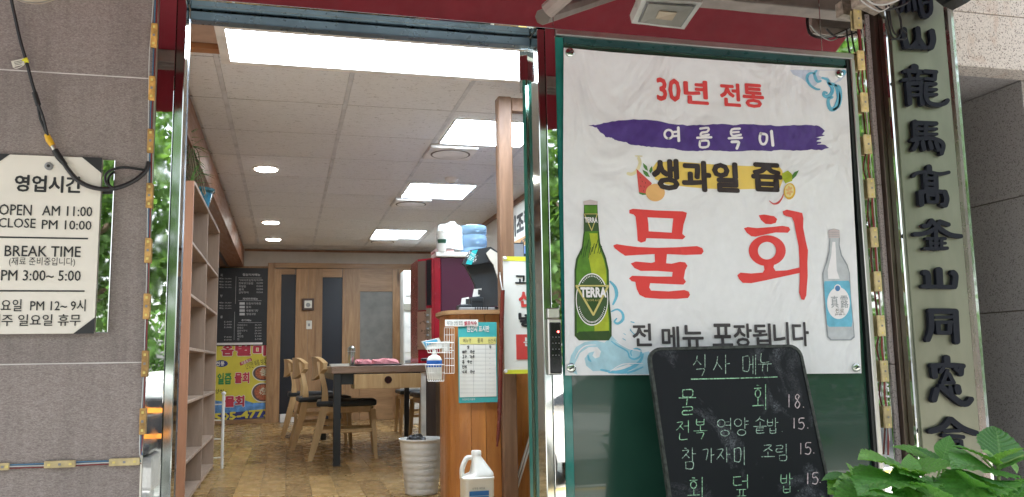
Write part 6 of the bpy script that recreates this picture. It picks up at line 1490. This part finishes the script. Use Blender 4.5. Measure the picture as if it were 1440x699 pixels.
# =================================================================== AWNING AND WHAT HANGS UNDER IT (seen in the mirrors)
def rf(px, py, k):
    p = PY(YF+k).at(px, py); return Vector((p.x, YF-k, p.z))
aw = thing('red_awning', 'dark red fabric awning over the shop entrance on grey steel arms', 'awning', (1, YF-.6, 2.1))
ax0, ax1 = -1.9, rf(1130, 62, 1.3).x
zf0 = rf(235, 70, 1.3).z; zf1 = rf(235, 95, 1.3).z; zv = rf(235, 155, 1.35).z
MB().prism([(ax0, YF-.03, 2.96), (ax0, YF-1.3, zf0), (ax0, YF-1.3, zf0+.012), (ax0, YF-.03, 2.972)], (ax1-ax0, 0, 0)).build('canopy', M['red_fabric'], aw)
b = MB(); n = 60
for i in range(n+1):
    x = ax0+(ax1-ax0)*i/n; dz = .012*math.sin(i*1.1)
    b.v += [Vector((x, YF-1.35, zf1+.01)), Vector((x, YF-1.35+.004, zv+dz))]
for i in range(n): b.f.append((2*i, 2*i+2, 2*i+3, 2*i+1))
b.build('valance', M['red_fabric'], aw)
for i in range(3): box('front_beam', (ax0, ax1, YF-1.345+i*.02, YF-1.33+i*.02, zf1+i*.014, zf0), M['beam_grey'], aw, .003)
for p0, p1, r_ in ((Vector((XM0, YF-.03, 2.12)), rf(900, -20, 1.1), .032), (Vector((-1.2, YF-.03, 2.3)), Vector((-1.1, YF-1.28, zf0)), .025)):
    MB().tube([p0, p1], r_, 8).build('arm', M['beam_grey'], aw)
box('rear_beam', (rf(985, 8, .55).x, ax1+.3, YF-.62, YF-.50, rf(1100, 14, .55).z, rf(1100, -16, .55).z), M['beam_grey'], aw, .006)
# floodlight
fo = thing('floodlight', 'square white framed floodlight hung under the red awning', 'floodlight', tuple(rf(937, 15, .4)))
FL = [rf(903, -2, .34), rf(988, 4, .34), rf(962, 42, .50), rf(888, 33, .50)]
ce = sum(FL, Vector())/4; nrm = (FL[1]-FL[0]).cross(FL[3]-FL[0]).normalized(); nrm = -nrm if nrm.z > 0 else nrm
def inset(P, s, o): return [ce+(p-ce)*s+nrm*o for p in P]
MB().prism(inset(FL, 1, 0), -nrm*.05).build('body', M['white_paint'], fo)
MB().prism(inset(FL, .82, .001), nrm*.004).build('seal', M['grey'], fo)
MB().prism(inset(FL, .76, .0055), nrm*.003).build('glass', plain('flood_glass', (.40, .38, .33), .15), fo)
MB().prism(inset(FL, .30, .009), nrm*.003).build('lamp_chip', plain('lamp_chip', (.62, .50, .36), .3), fo)
for s in (0, 1): MB().tube([FL[s]*.5+FL[3-s]*.5-nrm*.02, FL[s]*.5+FL[3-s]*.5-nrm*.02+Vector((0, .05, .10)), ce+Vector((0, .10, .16))], .008, 6).build('bracket', M['white_paint'], fo)
# white service box
sb = thing('service_box', 'white metal service box with open hatch hung beside the awning', 'box', tuple(rf(1170, 30, .8)))
q_ = [rf(1136, 12, .8), rf(1214, 16, .8), rf(1212, 54, .8), rf(1138, 50, .8)]
MB().prism(q_, (0, .03, 0)).build('lid', plain('box_cream', (.45, .38, .33), .5), sb)
q2 = [rf(1150, 16, .76), rf(1204, 19, .76), rf(1202, 42, .76), rf(1152, 38, .76)]
MB().prism(q2, (0, .008, 0)).build('hatch', plain('hatch_grey', (.16, .145, .12), .5), sb)
cable('box_wire', [rf(1136, 10, .77), rf(1138, 46, .76), rf(1165, 52, .76), rf(1204, 36, .76)], .008, M['black_rubber'], sb)

# =================================================================== STREET BEHIND THE CAMERA
M['bark'] = plain('bark', (.12, .085, .06), .9, var=.3, vs=30, bmp=.5, bs=60)
def leafmat(name, c):
    mt, t, b = newmat(name); gi = t.nodes.new('ShaderNodeNewGeometry')
    t.links.new(ramp(t, gi.outputs['Random Per Island'], [(0, tuple(x*.6 for x in c)), (1, tuple(x*1.4 for x in c))]), b.inputs['Base Color']); b.inputs['Roughness'].default_value = .5
    tr = t.nodes.new('ShaderNodeBsdfTranslucent'); tr.inputs[0].default_value = (c[0]*2.2, c[1]*1.9, c[2]*1.2, 1); mx = t.nodes.new('ShaderNodeMixShader'); mx.inputs[0].default_value = .4
    t.links.new(b.outputs[0], mx.inputs[1]); t.links.new(tr.outputs[0], mx.inputs[2]); t.links.new(mx.outputs[0], t.nodes['Material Output'].inputs[0]); return mt
M['tleaf'] = leafmat('tree_leaf', (.065, .145, .032))
tp = np.random.default_rng(4)
def tree(x, y, h, cr_, n, label):
    t_ = thing('street_tree', label, 'tree', (x, y, GZ-.1), 'street trees across the road')
    b = MB(); top_ = GZ+h*.72
    b.tube(smoothpath([(x, y, GZ-.1), (x+.05, y, GZ+h*.3), (x-.06, y+.05, top_)], 5), [.16]*4+[.12]*4+[.07]*3, 10); b.smooth = True
    b.build('trunk', M['bark'], t_)
    cl_ = []
    for k in range(9):
        a0 = k*.7*math.pi+.3; e = .2+.5*tp.random(); s = Vector((x, y, GZ+h*(.34+.04*k))); e_ = s+Vector((math.cos(a0), math.sin(a0), .55))*cr_*(.55+.25*tp.random())
        MB().tube(smoothpath([s, (s+e_)/2+Vector((0, 0, .1)), e_], 3), [.06]*3+[.04]*2+[.02]*2, 6).build('limb', M['bark'], t_)
        cl_ += [e_, (s+e_)/2+Vector((0, 0, .3))]
    for k in range(10): v_ = tp.normal(size=3); v_ /= np.linalg.norm(v_); cl_.append(Vector((x, y, GZ+h*.66))+Vector(v_*np.array((cr_*.8, cr_*.8, h*.26))))
    C_ = np.array([tuple(c) for c in cl_]); ids = tp.integers(0, len(C_), n)
    ctr = C_[ids]+tp.normal(size=(n, 3))*np.array((.34, .34, .28))*cr_*.55
    a = tp.normal(size=(n, 3)); a /= np.linalg.norm(a, axis=1)[:, None]; bq_ = np.cross(a, tp.normal(size=(n, 3))); bq_ /= np.linalg.norm(bq_, axis=1)[:, None]
    s_ = tp.uniform(.05, .10, n)[:, None]
    V_ = np.stack([ctr-a*s_, ctr+bq_*s_*.5, ctr+a*s_, ctr-bq_*s_*.5], 1).reshape(-1, 3)-np.array((x, y, GZ-.1))
    me = bpy.data.meshes.new('crown'); me.from_pydata(V_.tolist(), [], np.arange(4*n).reshape(-1, 4).tolist()); me.materials.append(M['tleaf'])
    o = bpy.data.objects.new('crown', me); COL.objects.link(o); o.parent = t_
for (x, y, h, c_, n, lb) in ((9.6, -5.6, 9.5, 3.0, 12000, 'tallest green street tree at the right, reflected above the window frame'), (-2.6, -5.0, 5.6, 1.7, 9000, 'bushy green street tree across the road, reflected in the left steel column'), (.7, -6.5, 6.2, 1.9, 9000, 'tall green street tree behind the viewer, straight across from the doorway'), (3.6, -4.6, 5.4, 1.8, 9000, 'broad green street tree reflected beside the door lock'), (6.9, -6.0, 6.0, 2.1, 9000, 'wide green street tree reflected in the right steel strip'), (-6.0, -7.5, 6.5, 2.2, 8000, 'tall street tree at the far left of the road'), (10.5, -7, 6.4, 2.3, 8000, 'tall street tree at the far right of the road')): tree(x, y, h, c_, n, lb)
hg = MB()
# clipped hedge backdrop along the far pavement: countless leaves
n = 26000
ctr = np.column_stack([tp.uniform(-14, 18, n), tp.uniform(-13.2, -12.0, n), GZ+tp.random(n)**.8*2.6])
a = tp.normal(size=(n, 3)); a /= np.linalg.norm(a, axis=1)[:, None]; bq_ = np.cross(a, tp.normal(size=(n, 3))); bq_ /= np.linalg.norm(bq_, axis=1)[:, None]; s_ = tp.uniform(.07, .14, n)[:, None]
V_ = np.stack([ctr-a*s_, ctr+bq_*s_*.5, ctr+a*s_, ctr-bq_*s_*.5], 1).reshape(-1, 3)
me = bpy.data.meshes.new('hedge'); me.from_pydata(V_.tolist(), [], np.arange(4*n).reshape(-1, 4).tolist()); me.materials.append(M['tleaf'])
o = bpy.data.objects.new('hedge', me); COL.objects.link(o); o['kind'] = 'stuff'; o['label'] = 'dense green hedge along the far side of the street'; o['category'] = 'hedge'
# parked white car
def car(x, y, ang, label):
    c = thing('parked_car', label, 'car', (0, 0, 0))
    prof = [(-2.15, .35), (-2.2, .6), (-2.1, .82), (-1.3, .92), (-.7, 1.38), (.5, 1.44), (1.35, 1.05), (2.05, .95), (2.15, .6), (2.1, .32)]
    b = MB(); ws = [.80, .84, .85, .84, .66, .66, .78, .84, .84, .80]; k = len(prof)
    P = smoothpath([(p[0], w_, p[1]) for p, w_ in zip(prof, ws)], 3)
    i0 = 0; b.v = [Vector((p.x, -p.y, p.z)) for p in P]+[Vector((p.x, p.y, p.z)) for p in P]; n_ = len(P)
    for i in range(n_-1): b.f.append((i, i+1, n_+i+1, n_+i))
    bot = [Vector((-2.05, -.8, .3)), Vector((2.05, -.8, .3)), Vector((2.05, .8, .3)), Vector((-2.05, .8, .3))]
    b.f.append(tuple(range(n_-1, -1, -1))); b.f.append(tuple(range(n_, 2*n_))); b.f.append((0, n_, 2*n_-1, n_-1))
    b.build('body', plain('car_white', (.78, .78, .78), .25, coat=.6, var=.02), c)
    wm = plain('car_glass', (.02, .025, .03), .06)
    for s in (-1, 1):
        MB().prism([(-1.15, s*.80, .95), (-.66, s*.705, 1.30), (.42, s*.705, 1.36), (1.15, s*.81, 1.0)], (0, s*.02, 0)).build('side_window', wm, c)
        for xx in (-1.35, 1.35):
            w_ = MB().tube([(xx, s*.70, .33), (xx, s*.88, .33)], .33, 24).build('wheel', M['black_rubber'], c)
            MB().tube([(xx, s*.885, .33), (xx, s*.90, .33)], .2, 16).build('rim', M['alu'], w_)
        box('headlight', (-2.20, -2.08, s*.5, s*.75, .62, .74), M['white_paint'], c, .02)
    MB().prism([(-1.28, -.72, .955), (-1.28, .72, .955), (-.74, .6, 1.375), (-.74, -.6, 1.375)], (-.015, 0, .02)).build('windscreen', wm, c)
    c.location = (x, y, GZ-.118); c.rotation_euler = (0, 0, ang)
car(-2.4, -8.3, math.radians(80), 'white parked car across the street reflected in the left steel column')
car(4.0, -4.9, math.radians(170), 'white parked car across the street reflected below the door lock')
# scooter parked at the kerb
mo = thing('motor_scooter', 'grey parked delivery scooter with orange banded black box at the kerb', 'scooter', (-1.55, -2.3, GZ))
X0, Y0 = -1.30, -2.3
for yy in (-.55, .55): MB().tube([(X0-.06, Y0+yy, GZ+.22), (X0+.06, Y0+yy, GZ+.22)], .22, 22).build('wheel', M['black_rubber'], mo)
b = MB().tube([(X0, Y0+.58, GZ+.30), (X0, Y0+.50, GZ+.60), (X0, Y0+.38, GZ+.95)], [.10, .14, .10], 14); b.smooth = True; b.build('front_shield', M['white_paint'], mo)
box('footboard', (X0-.14, X0+.14, Y0-.3, Y0+.4, GZ+.24, GZ+.32), M['grey'], mo, .03); box('seat', (X0-.13, X0+.13, Y0-.6, Y0+.0, GZ+.62, GZ+.74), M['black'], mo, .04); box('rear_body', (X0-.15, X0+.15, Y0-.65, Y0-.05, GZ+.30, GZ+.61), M['grey'], mo, .05)
box('delivery_box', (X0-.24, X0+.24, Y0-1.0, Y0-.62, GZ+.62, GZ+1.12), M['black'], mo, .02)
for z in (.74, .98): box('orange_band', (X0-.245, X0+.245, Y0-1.005, Y0-.615, GZ+z, GZ+z+.05), plain('orange_band', (.75, .25, .03), .5), mo)
MB().tube([(X0-.32, Y0+.30, GZ+1.02), (X0, Y0+.36, GZ+.98), (X0+.32, Y0+.30, GZ+1.02)], .016, 8).build('handlebar', M['black'], mo)
MB().lathe([(.07, 0), (.08, .03), (.05, .05)], (X0, Y0+.46, GZ+.86), 16).build('headlight', M['chrome'], mo)
